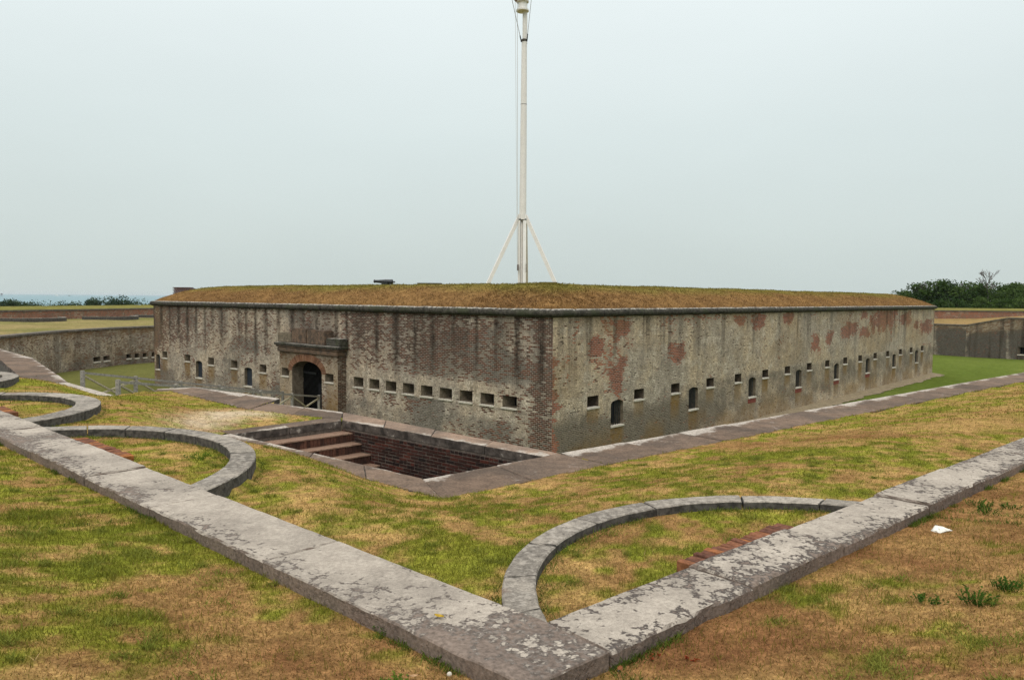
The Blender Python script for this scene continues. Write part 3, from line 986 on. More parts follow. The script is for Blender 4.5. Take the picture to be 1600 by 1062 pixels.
# corner stone (belongs to the left arm; its right end is the joint to the right arm)
mitre = P0 + (nR * WR) + dR * ((WL - (nR * WR) @ nL) / (dR @ nL))       # where both outer edges meet
def corner_map(s_, t_):
    """left arm's last stone: it runs on under the joint to the outer corner"""
    k = 0.78
    a, c = P0 + dL * 2.2, P0 + dL * 2.2 + nL * WL
    m = P0 + nR * WR + dR * -0.008
    cm = c + (mitre - c) * k
    if s_ <= k:
        f = s_ / k
        return tuple((a * (1 - f) + P0 * f) * (1 - t_) + (c * (1 - f) + cm * f) * t_)
    f = (s_ - k) / (1 - k)
    return tuple((P0 * (1 - f) + m * f) * (1 - t_) + (cm * (1 - f) + mitre * f) * t_)


o_c = bl("coping_stone", corner_map, 2.8, WL, 0.30, COP_Z, M_cop, cop, ns=50, nt=8, seed=1)
o_c.color = (0.93, 0.45, 0.5, 1)
# small end of the corner stone to its joint with the right arm
lj = [2.2, 4.3, 6.05, 8.0, 9.9, 11.8, 13.7, 15.6, 17.5, 19.4]
for i in range(len(lj) - 1):
    a, b, c, d = cquad(lj[i], lj[i + 1], dL, nL, WL)
    dz = [0.0, -0.006, 0.008, -0.004, 0.004, 0, 0.005, 0, 0][i]
    o_c = bl("coping_stone", quadmap(a, b, c, d), lj[i + 1] - lj[i], WL, 0.30, COP_Z + dz, M_cop, cop, ns=30 if i < 3 else 8, nt=8, seed=i + 2, chip=0.03, jit=0.010, e=0.018)
    o_c.color = ((0.93, 0.88, 0.84, 0.7, 0.72, 0.66, 0.6, 0.6, 0.6)[i], (0.5, 0.4, 0.6, 0.5, 0.5, 0.5, 0.5, 0.5, 0.5)[i], 0, 1)
# the right arm: first joint follows the mitre line P0 -> its foot on the outer edge
rj = [0.0, 1.52, 2.92, 4.75, 6.55, 8.35, 10.1, 11.9, 13.7, 15.5]
for i in range(len(rj) - 1):
    a, b, c, d = cquad(rj[i], rj[i + 1], dR, nR, WR)
    if i == 0:
        a, c = P0 + dR * 0.012, P0 + nR * WR + dR * 0.012
    dz = [-0.012, 0.004, -0.012, 0.01, -0.004, 0, 0.006, 0, 0][i]
    o_c = bl("coping_stone", quadmap(a, b, c, d), rj[i + 1] - rj[i], WR, 0.30, COP_Z + dz, M_cop, cop, ns=30 if i < 4 else 8, nt=8, seed=i + 20, chip=0.035, jit=0.012, e=0.02)
    o_c.color = ((0.74, 0.62, 0.76, 0.76, 0.70, 0.66, 0.6, 0.6, 0.6)[i], 0.9, 0, 1)


# gun platform curbs ---------------------------------------------------------------
def arc_ends(c, r, d, n, z=None):
    """angles where the circle meets the coping's inner edge"""
    c = np.array(c)
    h = (P0 - c) @ n
    along0 = (c - P0) @ d
    f = c + n * h
    q = math.sqrt(max(r * r - h * h, 0))
    res = []
    for sgn in (-1, 1):
        p = f + d * (q * sgn)
        res.append(math.atan2(p[1] - c[1], p[0] - c[0]))
    return res


def curb(idx, label, joints, d, n, gapz=0.12):
    (c, ri, ro, zt) = CURBS[idx]
    o = thing("gun_platform_curb", label, "curb", (c[0], c[1], 0), 0, "curved curbs of the gun platforms")
    m = 9
    js = joints
    for k in range(len(js) - 1):
        def mp_(s, t_, k=k):
            r = ri + (ro - ri) * t_
            a0, a1 = arc_ends(c, r, d, n)
            mid = math.atan2(-n[1], -n[0])
            def near(a):
                while a - mid > math.pi: a -= 2 * math.pi
                while a - mid < -math.pi: a += 2 * math.pi
                return a
            a0, a1 = near(a0), near(a1)
            g = 0.008 / ro / abs(a1 - a0)
            f0 = js[k] + (g if k else 0)
            f1 = js[k + 1] - (g if k < len(js) - 2 else 0)
            ang = a0 + (a1 - a0) * (f0 + (f1 - f0) * s)
            return c[0] + r * math.cos(ang), c[1] + r * math.sin(ang)
        V, F, uv = block(mp_, 1.0, ro - ri, zt - 0.42, zt + random.uniform(-0.006, 0.006), e=0.012, ns=m, nt=3, jit=0.004, chip=0.01, seed=idx * 10 + k)
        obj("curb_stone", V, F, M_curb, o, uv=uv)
    return o


curb(0, "large grey stone arc on the turf in front of the fort's corner, nearest of the arcs", [0, .07, .18, .31, .45, .60, .78, .92, 1], dR, nR)
curb(1, "grey stone arc with a tall outer face beside the sunken stairwell", [0, .16, .3, .43, .56, .68, .8, .9, 1], dL, nL)
curb(2, "low round-nosed stone arc between the stairwell arc and the timber bridge", [0, .2, .4, .55, .7, .85, 1], dL, nL)
curb(3, "stump of a stone arc cut by the left edge of the photo", [0, .2, .4, .6, .8, 1], dL, nL)

# brick banquette steps beside the coping ----------------------------------------
def brick_mesh(name, L, W, H, mat, seed, j=0.006):
    r = random.Random(seed)
    V = [(x + r.uniform(-j, j), y + r.uniform(-j, j), z + r.uniform(-j, j)) for z in (0, H) for y in (0, W) for x in (0, L)]
    F = [(0, 2, 3, 1), (4, 5, 7, 6), (0, 1, 5, 4), (2, 6, 7, 3), (0, 4, 6, 2), (1, 3, 7, 5)]
    me = mesh(name, V, F, mat)
    bm = bmesh.new()
    bm.from_mesh(me)
    bmesh.ops.recalc_face_normals(bm, faces=bm.faces)
    bmesh.ops.bevel(bm, geom=list(bm.edges), offset=0.006, segments=1, affect='EDGES')
    bm.to_mesh(me)
    bm.free()
    return me


BM_row = [brick_mesh("brick", 0.068, 0.2, 0.14, M_bankbrick, s) for s in range(5)]
BM_str = [brick_mesh("brick", 0.235, 0.085, 0.14, M_bankbrick, s + 9) for s in range(4)]


def banquette(label, s0, d, n, count, z, two_rows=True, flip=1):
    base = P0 + d * s0
    o = thing("brick_step", label, "brick step", (base[0], base[1], z - 0.14))
    ang = math.atan2(d[1], d[0])
    rot = ang
    inw = -n
    for k in range(count):
        b = link("brick", BM_row[k % 5], o)
        off = d * (k * 0.076) + inw * (0.10 if two_rows else 0.02)
        sgn = 1 if (np.cross(d, inw) > 0) else -1
        if sgn < 0: off = off + inw * 0.2
        b.location = (off[0], off[1], random.uniform(-0.012, 0.004))
        b.rotation_euler = (random.uniform(-0.03, 0.03), random.uniform(-0.03, 0.03), rot + random.uniform(-0.05, 0.05))
    if two_rows:
        for k in range(int(count * 0.076 / 0.245)):
            b = link("brick", BM_str[k % 4], o)
            off = d * (0.1 + k * 0.245) + inw * (0.008 if np.cross(d, inw) > 0 else 0.093)
            b.location = (off[0], off[1], random.uniform(-0.004, 0.006))
            b.rotation_euler = (0, 0, rot + random.uniform(-0.02, 0.02))
    return o


banquette("row of worn orange and brown bricks on edge inside the nearest stone arc", 1.78, dR, nR, 21, 0.60)
banquette("broken rusty red brick step inside the stone arc beside the stairwell", 7.25, dL, nL, 24, 0.62)
banquette("stub of red brick step inside the round-nosed stone arc at the left edge", 12.4, dL, nL, 12, 0.62)

# flagstone paths ---------------------------------------------------------------
fp = tag(bpy.data.objects.new("stone_path", None), kind="structure")
C.objects.link(fp)
LICHEN = (0.17, 0.2, 0.03, 0.10, -0.1, 0.0, 0.08, 0.3, 0.2, 0.36, 0.12, 0.08, 0.18, 0.25)
for gi, (a, b, c, d, n) in enumerate(PATHS):
    q_ = lambda p, q, f: tuple(p + (q - p) * f)
    MB().prism([tuple(np.array(q_(a, b, f1)) * (1 - k_) + np.array(q_(c, d, f1)) * k_) for f1, k_ in ((0.01, 0.1), (0.99, 0.1), (0.99, 0.9), (0.01, 0.9))], -0.12, -0.022 - 0.0004 * gi).obj("mortar_bed", M_bed, fp)
    for k in range(n):
        g = 0.004
        L = np.hypot(*(b - a))
        f0, f1 = k / n + g / L, (k + 1) / n - g / L
        aa, bb, cc, dd = a + (b - a) * f0, a + (b - a) * f1, c + (d - c) * f0, c + (d - c) * f1
        rr = random.Random(gi * 50 + k)
        W = np.hypot(*(cc - aa))
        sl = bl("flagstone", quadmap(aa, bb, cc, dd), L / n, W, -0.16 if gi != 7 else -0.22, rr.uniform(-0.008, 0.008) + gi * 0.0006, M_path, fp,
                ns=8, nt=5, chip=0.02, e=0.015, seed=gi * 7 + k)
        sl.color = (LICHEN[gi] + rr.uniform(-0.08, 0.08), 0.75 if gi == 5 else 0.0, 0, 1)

# ================================================================== sunken stairwell (pit)
pit = thing("sunken_stairwell", "sunken brick-lined stairwell with brick steps cut into the terrace", "stairwell", (PIT[3][0], PIT[3][1], 0))
A, B, Cc, D = [np.array(p) for p in PIT]
PB = -2.3
# floor, side walls behind the bricks
MB().prism([tuple(p) for p in (A, B, Cc, D)], PB - 0.2, PB).obj("floor", M_mortar, pit)


def wall_slab(name, p, q, th, z0, z1, mat, parent):
    p, q = np.array(p), np.array(q)
    d = (q - p) / np.hypot(*(q - p))
    n = np.array((d[1], -d[0])) * th
    return MB().prism([tuple(p), tuple(q), tuple(q + n), tuple(p + n)], z0, z1).obj(name, mat, parent)


cen = (A + B + Cc + D) / 4


def outward(p, q, th):
    d = (q - p) / np.hypot(*(q - p))
    n = np.array((d[1], -d[0]))
    return n * th if (cen - p) @ n < 0 else -n * th


for nm, p, q, z1 in (("side_wall", A, B, -0.165), ("side_wall", D, A, -0.165), ("side_wall", Cc, D, -0.165)):
    o_ = outward(p, q, 0.3)
    MB().prism([tuple(p + o_ * 0.04), tuple(q + o_ * 0.04), tuple(q + o_), tuple(p + o_)], PB, z1).obj(nm, M_mortar, pit)
o_ = outward(Cc, B, 0.35)
MB().prism([tuple(Cc + o_ * 0.02), tuple(B + o_ * 0.02), tuple(B + o_), tuple(Cc + o_)], PB, -0.17).obj("back_wall", M_mortar, pit)
# bricks of the back wall, laid course by course
dCB = (B - Cc) / np.hypot(*(B - Cc))
LCB = float(np.hypot(*(B - Cc)))
inn = -outward(Cc, B, 1.0)
ROW, BW = 0.068, 0.222
cand = []
for r in range(30):
    z = -0.20 - (r + 1) * ROW
    x = -(r % 2) * BW * 0.5
    k = 0
    while x < LCB:
        ln = BW if (r % 6) else BW * 0.5
        a0, a1 = max(x, 0), min(x + ln, LCB)
        if a1 - a0 > 0.04:
            m_ = Cc + dCB * ((a0 + a1) / 2)
            # seen over the near rim?
            rdir = m_ / m_[1]
            vis = True
            for p, q in ((A, B), (D, A)):
                n_ = np.array(((q - p)[1], -(q - p)[0]))
                t_ = (n_ @ p) / (n_ @ m_)
                if 0 < t_ < 1:
                    hit_ = m_ * t_
                    f = ((hit_ - p) @ (q - p)) / ((q - p) @ (q - p))
                    if -0.05 < f < 1.05:
                        zr = EYE + (0 - EYE) / t_
                        if z + ROW < zr - 0.03: vis = False
            cand.append((vis, math.hypot(*m_), a0, a1, z))
        x += ln
vis = sorted([c for c in cand if c[0]], key=lambda c: c[1])
rest = vis[290:] + [c for c in cand if not c[0]]
bme = {}
angw = math.atan2(dCB[1], dCB[0])


def pit_brick(a0, a1, z, mb=None):
    L = round((a1 - a0 - 0.011) / 0.02) * 0.02
    L = max(0.03, a1 - a0 - 0.014)
    dep = random.uniform(-0.004, 0.006)
    p = Cc + dCB * (a0 + 0.005) + inn * dep
    M = Matrix.Translation((p[0], p[1], z + 0.004)) @ Matrix.Rotation(angw, 4, 'Z')
    if mb is not None:
        s = 1 if np.cross(dCB, inn) > 0 else -1
        return mb.box(0, L, -0.06 * s if s > 0 else 0, 0 if s > 0 else 0.06, 0, ROW - 0.014, M)
    key = (round(L, 2), random.randrange(3))
    if key not in bme:
        bme[key] = brick_mesh("brick", key[0], 0.07, ROW - 0.014, M_pitbrick, key[1] + 3, 0.003)
    o = link("brick", bme[key], pit)
    s = 1 if np.cross(dCB, inn) > 0 else -1
    p = p - (inn * 0.07 if s > 0 else 0)
    o.location = (p[0] - pit.location.x, p[1] - pit.location.y, z + 0.004)
    o.rotation_euler = (0, 0, angw)
    return o


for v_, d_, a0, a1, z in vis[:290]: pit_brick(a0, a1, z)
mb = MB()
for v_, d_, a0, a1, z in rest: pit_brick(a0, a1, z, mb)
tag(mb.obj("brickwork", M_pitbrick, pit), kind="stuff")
# steps
dDA, dCB2 = (A - D) / np.hypot(*(A - D)), dCB
for i in range(7):
    a0 = 0.0 if i == 0 else 0.36 + 0.30 * (i - 1)
    a1 = 0.36 + 0.30 * i
    zt = -0.27 - 0.19 * i
    p, q, r, s = D + dDA * a0, D + dDA * a1, Cc + dCB2 * a1, Cc + dCB2 * a0
    inset = 0.006
    V, F, uv = block(quadmap(p, s, q, r), float(np.hypot(*(s - p))), a1 - a0, PB, zt, e=0.012, ns=14, nt=3, chip=0.02, seed=i + 60)
    st = obj("step", V, F, M_mortar, pit, uv=uv)
    # tread bricks on edge, each its own
    Ls = float(np.hypot(*(s - p)))
    dd_ = (s - p) / Ls
    nb = int(Ls / 0.076)
    if i < 5:
        mb = MB()
        for k in range(nb):
            ba = D + dDA * (a0 + 0.02) + dd_ * (k * Ls / nb + 0.004)
            u = (dDA * (a1 - a0))
            rr = random.uniform(-0.006, 0.008)
            p1 = D + dDA * (a0 + 0.005) + (Cc - D) * (k / nb) + dd_ * 0.003
            p2 = D + dDA * (a1 + 0.012 + rr) + (Cc - D) * (k / nb) + dd_ * 0.003
            w_ = dd_ * (Ls / nb - 0.008)
            mb.prism([tuple(p1), tuple(p2), tuple(p2 + w_), tuple(p1 + w_)], zt - 0.185, zt + 0.012 + rr * 0.6)
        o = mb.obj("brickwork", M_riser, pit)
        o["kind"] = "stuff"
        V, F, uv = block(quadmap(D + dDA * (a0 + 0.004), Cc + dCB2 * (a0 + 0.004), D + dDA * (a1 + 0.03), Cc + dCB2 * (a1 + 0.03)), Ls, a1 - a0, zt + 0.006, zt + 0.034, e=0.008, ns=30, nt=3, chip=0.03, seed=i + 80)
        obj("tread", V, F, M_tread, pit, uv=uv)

# sunken area on the far left with a pale floor
sk = thing("sunken_platform", "sunken pale-floored recess beside the path at the far left edge", "recess", (SUNK[0][0], SUNK[0][1], 0))
MB().prism(SUNK, -0.85, -0.55).obj("floor", M_sandfloor, sk)
mb = MB()
for i in range(len(SUNK)):
    p, q = np.array(SUNK[i]), np.array(SUNK[(i + 1) % len(SUNK)])
    o_ = outward(p, q, 0.25) if False else None
    d = (q - p) / np.hypot(*(q - p))
    n = np.array((d[1], -d[0]))
    c_ = np.mean(np.array(SUNK), 0)
    if (c_ - p) @ n > 0: n = -n
    mb.prism([tuple(p), tuple(q), tuple(q + n * 0.2), tuple(p + n * 0.2)], -0.8, -0.17)
mb.obj("wall", M_conc, sk)
o = thing("brick_pier", "short red brick pier in the pale-floored recess at the left edge", "brick pier", (-17.9, 25.4, -0.55))
mb = MB()
for r in range(8):
    for k in range(7):
        x = -1.0 + (k + 0.5 * (r % 2)) * 0.225
        mb.box(x, x + 0.212, 0, 0.5, r * 0.075, r * 0.075 + 0.064, Matrix.Translation((-17.9, 25.4, -0.55)) @ Matrix.Rotation(-0.7, 4, 'Z'))
b_ = mb.obj("brickwork", M_stepbrick, o)
b_["kind"] = "stuff"


# ================================================================== walls with openings
def arch_outline(u0, u1, zb, zs, zt, n=10):
    pts = [(u0, zb), (u1, zb)]
    cx, hw = (u0 + u1) / 2, (u1 - u0) / 2
    for i in range(n + 1):
        a = math.pi * i / n
        pts.append((cx + hw * math.cos(a), zs + (zt - zs) * math.sin(a)))
    return pts


def wall(name, org, d, length, z0, z1, ops, mat, parent, attr, res=0.14, uoff=0.0, u_start=0.0, push=None):
    """vertical face from org along d; ops: dicts with rect (u0,u1,zb,zt) and optional spring height; outward = to the right of d or left by push"""
    org, d = np.array(org), np.array(d)
    us = set(np.round(np.linspace(u_start, length, max(2, int((length - u_start) / res))), 4))
    zs = set(np.round(np.linspace(z0, z1, max(2, int((z1 - z0) / res))), 4))
    for o in ops:
        us |= {round(o["r"][0], 4), round(o["r"][1], 4)}
        zs |= {round(o["r"][2], 4), round(o["r"][3], 4)}
    us, zs = sorted(us), sorted(zs)
    def thin(vals, keepers):
        out = [vals[0]]
        for v in vals[1:]:
            if v - out[-1] < 0.03:
                if v in keepers: 
                    if out[-1] in keepers: out.append(v)
                    else: out[-1] = v
                elif v == vals[-1]: out.append(v)
                continue
            out.append(v)
        return out
    ku = {round(o["r"][0], 4) for o in ops} | {round(o["r"][1], 4) for o in ops} | {us[0], us[-1]}
    kz = {round(o["r"][2], 4) for o in ops} | {round(o["r"][3], 4) for o in ops} | {zs[0], zs[-1]}
    us, zs = thin(us, ku), thin(zs, kz)
    V = [(org[0] + d[0] * u, org[1] + d[1] * u, z) for u in us for z in zs]
    UZ = [(u, z) for u in us for z in zs]
    nz_ = len(zs)
    F = []
    for i in range(len(us) - 1):
        uc = (us[i] + us[i + 1]) / 2
        for j in range(nz_ - 1):
            zc = (zs[j] + zs[j + 1]) / 2
            if any(o["r"][0] < uc < o["r"][1] and o["r"][2] < zc < o["r"][3] for o in ops): continue
            a = i * nz_ + j
            F.append((a, a + nz_, a + nz_ + 1, a + 1))
    for o in ops:
        if "zs" in o:
            u0, u1, zb, zt = o["r"]
            pts = arch_outline(u0, u1, zb, o["zs"], zt)[2:]
            m = len(pts) // 2
            right, left = pts[:m + 1], pts[m:]
            for seq, cor in ((right, (u1, zt)), (left, (u0, zt))):
                b = len(V)
                poly = seq + [cor]
                for (u, z) in poly:
                    V.append((org[0] + d[0] * u, org[1] + d[1] * u, z))
                    UZ.append((u, z))
                for q in range(len(seq) - 1):
                    F.append((b + q, b + q + 1, b + len(poly) - 1))
    U, Z = np.array([p[0] for p in UZ]), np.array([p[1] for p in UZ])
    return obj(name, V, F, mat, parent, uv=np.stack([U + uoff, Z], 1), cols={"mask": attr(U, Z)})


def opening(o, org, d, inward, parent, fillmat, revmat, depth, splay=(0.0, 0.0), name="window", sill=None, bars=0, red=False):
    """the recess behind an opening as a part, with its back, sill and bars"""
    u0, u1, zb, zt = o["r"]
    out = arch_outline(u0, u1, zb, o["zs"], zt) if "zs" in o else [(u0, zb), (u1, zb), (u1, zt), (u0, zt)]
    cu, cz = (u0 + u1) / 2, (zb + zt) / 2
    inn_ = [(cu + (u - cu) * (1 - splay[0]), cz + (z - cz) * (1 - splay[1])) for u, z in out]
    org, d, inward = np.array(org), np.array(d), np.array(inward)
    P = lambda u, z, k: (org[0] + d[0] * u + inward[0] * k, org[1] + d[1] * u + inward[1] * k, z)
    n = len(out)
    V = [P(u, z, 0) for u, z in out] + [P(u, z, depth) for u, z in inn_]
    F = [(i, (i + 1) % n, n + (i + 1) % n, n + i) for i in range(n)]
    w = obj(name, V, F, revmat, parent)
    if fillmat:
        obj("back_plate", [P(u, z, depth - 0.002) for u, z in inn_], [tuple(range(n))], fillmat, w)  # back plate: near-black fill paints the unlit interior, slate is a shutter
    if sill:
        mb = MB()
        q = [P(u0 - 0.03, 0, -0.05), P(u1 + 0.03, 0, -0.05), P(u1 + 0.03, 0, 0.16), P(u0 - 0.03, 0, 0.16)]
        mb.prism([(x, y) for x, y, _ in q], zb - sill, zb + 0.004).obj("sill", M_sill, w)
    if red:
        mb = MB()
        m = max(3, int((u1 - u0) / 0.075))
        for k in range(m):
            a, b = u0 - 0.04 + (u1 - u0 + 0.08) * k / m + 0.004, u0 - 0.04 + (u1 - u0 + 0.08) * (k + 1) / m - 0.004
            q = [P(a, 0, -0.012), P(b, 0, -0.012), P(b, 0, 0.1), P(a, 0, 0.1)]
            mb.prism([(x, y) for x, y, _ in q], zb - sill - 0.24, zb - sill - 0.006)
        b_ = mb.obj("brick_panel", M_redbrick, w)
    for k in range(bars):
        u = u0 + (u1 - u0) * (k + 1) / (bars + 1)
        p = P(u, 0, 0.10)
        MB().box(p[0] - 0.014, p[0] + 0.014, p[1] - 0.014, p[1] + 0.014, zb, zt - 0.02).obj("bar", M_iron, w)
    return w


# ================================================================== the fort
fort = thing("brick_fort", "long low weathered brick fort with grass-covered roof and arched gate", "fort", (FC[0], FC[1], 0))
WT, WB = 2.05, -3.7
# right-hand wall
opsR = []
for k in range(8):
    c = 3.96 + 5.93 * k
    opsR.append({"r": (c - 0.41, c + 0.41, -2.17, -1.19), "zs": -1.33, "win": k})
for k in range(8):
    c = 3.96 + 5.93 * k
    for off in (-1.58, 1.52):
        opsR.append({"r": (c + off - 0.35, c + off + 0.35, -1.32, -0.90)})
PATCH = [(2.1, 2.85, 0.70, 1.2), (7.77, 9.0, 0.02, 0.76), (4.07, 4.51, 0.01, 0.38), (3.78, 4.57, 1.13, 1.75), (13.53, 14.9, 1.46, 1.95), (15.84, 17.35, 1.18, 1.98), (19.52, 20.81, 1.43, 2.0),
         (23.5, 24.78, -0.25, 0.69), (26.0, 26.96, 0.03, 0.77), (28.7, 31.58, 0.3, 1.36), (31.98, 33.53, 0.25, 0.98), (34.26, 39.51, 0.57, 2.0), (40.44, 43.27, 0.91, 1.83), (44.39, 45.47, 0.5, 1.2), (46.23, 49.53, 0.11, 1.1),
         (31.8, 33.2, 1.4, 2.0), (3.4, 4.2, -0.95, 0.0)]


def attr_R(u, z):
    R = 0.10 + 0.0 * u
    for (a, b, c, d) in PATCH:
        nx, ny = (u - (a + b) / 2) / (b - a) * 2, (z - (c + d) / 2) / (d - c) * 2
        w = sstep(1.55, 0.35, np.maximum(np.abs(nx) * 0.9, np.abs(ny)) * 0.5 + 0.5 * np.sqrt(nx ** 2 + ny ** 2) + 1.5 * (fbm(u * 1.7 + a, z * 2.6, 3) - 0.5))
        R = np.maximum(R, 0.10 + 0.78 * w)
    R = np.maximum(R, 0.85 * sstep(0.62, 0.08, u + 0.5 * (vnoise(0 * u, z * 4.5, 2) - 0.5)) * sstep(2.0, 1.0, z + fbm(u, z, 2)))
    R = R + 0.22 * sstep(1.2, 2.0, z) * sstep(0.45, 0.6, fbm(u * 0.5, z * 0.5, 8))
    R = R + 0.22 * sstep(16, 3, u) * sstep(0.52, 0.66, fbm(u * 1.5, z * 0.45, 19)) * sstep(-1.0, 0.2, z)
    R = R + 0.12 * sstep(0.48, 0.6, fbm(u * 0.7, z * 0.9, 29))
    edge = -0.82 + 0.10 * (fbm(u * 1.1, z * 0.2, 23) - 0.5)
    R = R + 0.22 * np.exp(-((z - edge) / 0.05) ** 2) * sstep(0.4, 0.6, fbm(u * 0.4, 0 * u, 5))
    G = 0.0 * u
    for o in opsR:
        a, b, zb, zt = o["r"]
        win = "win" in o
        ln = (1.6 if win else 1.25) * (0.7 + 0.6 * random.Random(a).random())
        inten = random.Random(a + 1).uniform(0.45, 0.95)
        w = sstep(a - 0.08, a + 0.06, u) * sstep(b + 0.08, b - 0.06, u) * sstep(zb - ln, zb - ln * 0.3, z) * (z < zb)
        G = np.maximum(G, inten * w)
    G = np.maximum(G, 0.6 * sstep(-1.9, -2.9, z) * sstep(0.42, 0.6, fbm(u * 0.6, z * 0.6, 77)))
    G = np.maximum(G, 0.28 * sstep(0.5, 0.66, fbm(u * 0.35, z * 0.5, 97)) * (z > -0.9))
    Bm = 0.10 + 0.46 * sstep(edge + 0.15, edge - 0.35, z) * (0.35 + 0.65 * sstep(5, 12, u)) + 0.6 * sstep(-1.2, -2.2, z) * sstep(14, 6, u)
    Bm = Bm - 0.3 * sstep(-2.4, -3.3, z) * sstep(8, 14, u)
    A = 0.75 * sstep(-1.0, 1.9, z) * (0.35 + 0.65 * sstep(0.4, 0.65, fbm(u * 0.15, 0 * u, 14))) + 0.15
    return np.stack([np.clip(R, 0, 1), np.clip(G, 0, 1), np.clip(Bm, 0, 1), np.clip(A, 0, 1)], 1)


INR = np.array((-FR[1], FR[0]))
wall("wall", FC, FR, LEN_R, WB, WT, opsR, M_wallR, fort, attr_R)
for o in opsR:
    if "win" in o:
        opening(o, FC, FR, INR, fort, M_dark, M_reveal, 0.42, sill=0.06, bars=6 if o["win"] < 2 else 4, red=o["win"] in (2, 3, 4, 5))
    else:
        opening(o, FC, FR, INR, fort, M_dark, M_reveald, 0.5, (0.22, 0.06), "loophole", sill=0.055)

# left-hand wall
opsL = [{"r": (1.63 + 1.126 * k, 2.33 + 1.126 * k, -1.31, -0.87)} for k in range(9)]
opsL += [{"r": (c - 0.34, c + 0.34, zb, zt)} for c, zb, zt in ((19.04, -1.25, -0.83), (21.98, -1.23, -0.81), (24.58, -1.22, -0.80), (27.48, -1.19, -0.79), (30.5, -1.17, -0.77))]
opsL += [{"r": (20.12, 20.91, -2.07, -1.08), "zs": -1.2, "win": 0}, {"r": (25.65, 26.44, -2.05, -1.07), "zs": -1.19, "win": 1}, {"r": (31.2, 31.74, -1.93, -0.99), "zs": -1.1, "win": 2}]
GATE_HOLE = {"r": (12.2, 16.45, -3.3, -0.05)}


def attr_L(u, z):
    st = fbm(u * 0.9, z * 0.25, 33)
    R = 0.60 * sstep(-0.75, 0.0, z) * sstep(13.5, 10.5, u) + 0.50 * sstep(19.0, 25, u) * sstep(-1.3, 0.3, z) + 0.30 * ((u >= 10.5) & (u <= 22)) * sstep(-0.3, 1.0, z)
    R = R + 0.7 * (st - 0.5)
    R = np.maximum(R, 0.85 * sstep(1.5, 0.3, u + 0.9 * (vnoise(0 * u + 3, z * 3.0, 6) - 0.5)) * (0.7 + 0.3 * sstep(0.35, 0.6, fbm(u * 2, z, 5))))
    R = np.maximum(R, 0.8 * sstep(3.4, 1.2, u) * sstep(0.38, 0.55, fbm(u * 0.7, z * 0.7, 15)))
    R = R + 0.25 * sstep(29.5, 31.5, u)
    R = np.maximum(R, 0.12 + 0.3 * sstep(0.45, 0.65, fbm(u * 0.8, z * 1.2, 45)))
    G = 0.0 * u
    for o in opsL:
        a, b, zb, zt = o["r"]
        far = a > 13
        ln = 1.2 if far else 0.38
        w = sstep(a - 0.08, a + 0.05, u) * sstep(b + 0.08, b - 0.05, u) * sstep(zb - ln, zb - ln * 0.4, z) * (z < zb)
        if far:
            G = np.maximum(G, random.Random(a).uniform(0.4, 0.8) * w)
        else:
            R = np.maximum(R, 0.75 * w * (random.Random(a).random() > 0.35))
    R = np.where((z < -0.55) & (z > -1.5) & (u > 2.6) & (u < 12), R - 0.25, R)
    Bm = 0.12 + 0.42 * sstep(-1.35, -2.0, z) + 0.5 * sstep(0.5, 0.66, fbm(u * 0.45, z * 0.45, 55)) - 0.3 * ((z < -0.5) & (z > -1.35) & (u < 12))
    G = np.maximum(G, 0.35 * sstep(29.0, 31.8, u) * sstep(0.35, 0.6, fbm(u, z * 0.3, 60)))
    # run-off from the cornice joints, one about every 1.3 m
    ph = np.abs(((u + 0.9 * (vnoise(u * 0.55, 0 * u, 3) - 0.5)) / 1.12) % 1.0 - 0.5) * 1.12 / (0.5 + 1.1 * vnoise(np.floor(u / 1.12) * 1.7, 0 * u + 5, 12))
    A = sstep(0.24, 0.03, ph) * sstep(-1.0, 1.2, z + 1.2 * (vnoise(np.floor(u / 1.12), 0 * u, 9) - 0.5))
    A = np.maximum(A * 1.0, 0.5 * sstep(-0.6, 1.5, z) * sstep(0.4, 0.6, fbm(u * 0.9, z * 0.1, 44)))
    return np.stack([np.clip(R, 0, 1), np.clip(G, 0, 1), np.clip(Bm, 0, 1), np.clip(A, 0, 1)], 1)


INL = np.array((FL[1], -FL[0]))          # points into the fort
wall("wall", FC, FL, LEN_L, WB, WT, opsL + [GATE_HOLE], M_wallL, fort, attr_L, uoff=100.0)
for o in opsL:
    if "win" in o:
        opening(o, FC, FL, INL, fort, M_shut, M_reveal, 0.16, sill=0.06)
    else:
        opening(o, FC, FL, INL, fort, M_dark, M_reveal, 0.55, (0.35, 0.12), "loophole", sill=0.05)

# remaining walls of the pentagon
mb = MB()
for i in (1, 2, 3):
    p, q = FORT[i], FORT[i + 1]
    mb.add([(p[0], p[1], WB), (q[0], q[1], WB), (q[0], q[1], WT), (p[0], p[1], WT)], [(0, 1, 2, 3)])
mb.obj("back_wall", M_wallR, fort, uv=[(v[0], v[2]) for v in mb.V], cols={"mask": [(0.3, 0, 0.3, 0.3)] * len(mb.V)})

# cornice: half-round string course swept round the two visible walls and on
prof = [(-0.02, WT - 0.03)] + [(0.055 + 0.135 * math.sin(a), WT + 0.125 - 0.135 * math.cos(a)) for a in np.linspace(0.1, math.pi * 0.95, 9)] + [(0.02, WT + 0.275), (-0.5, WT + 0.26)]


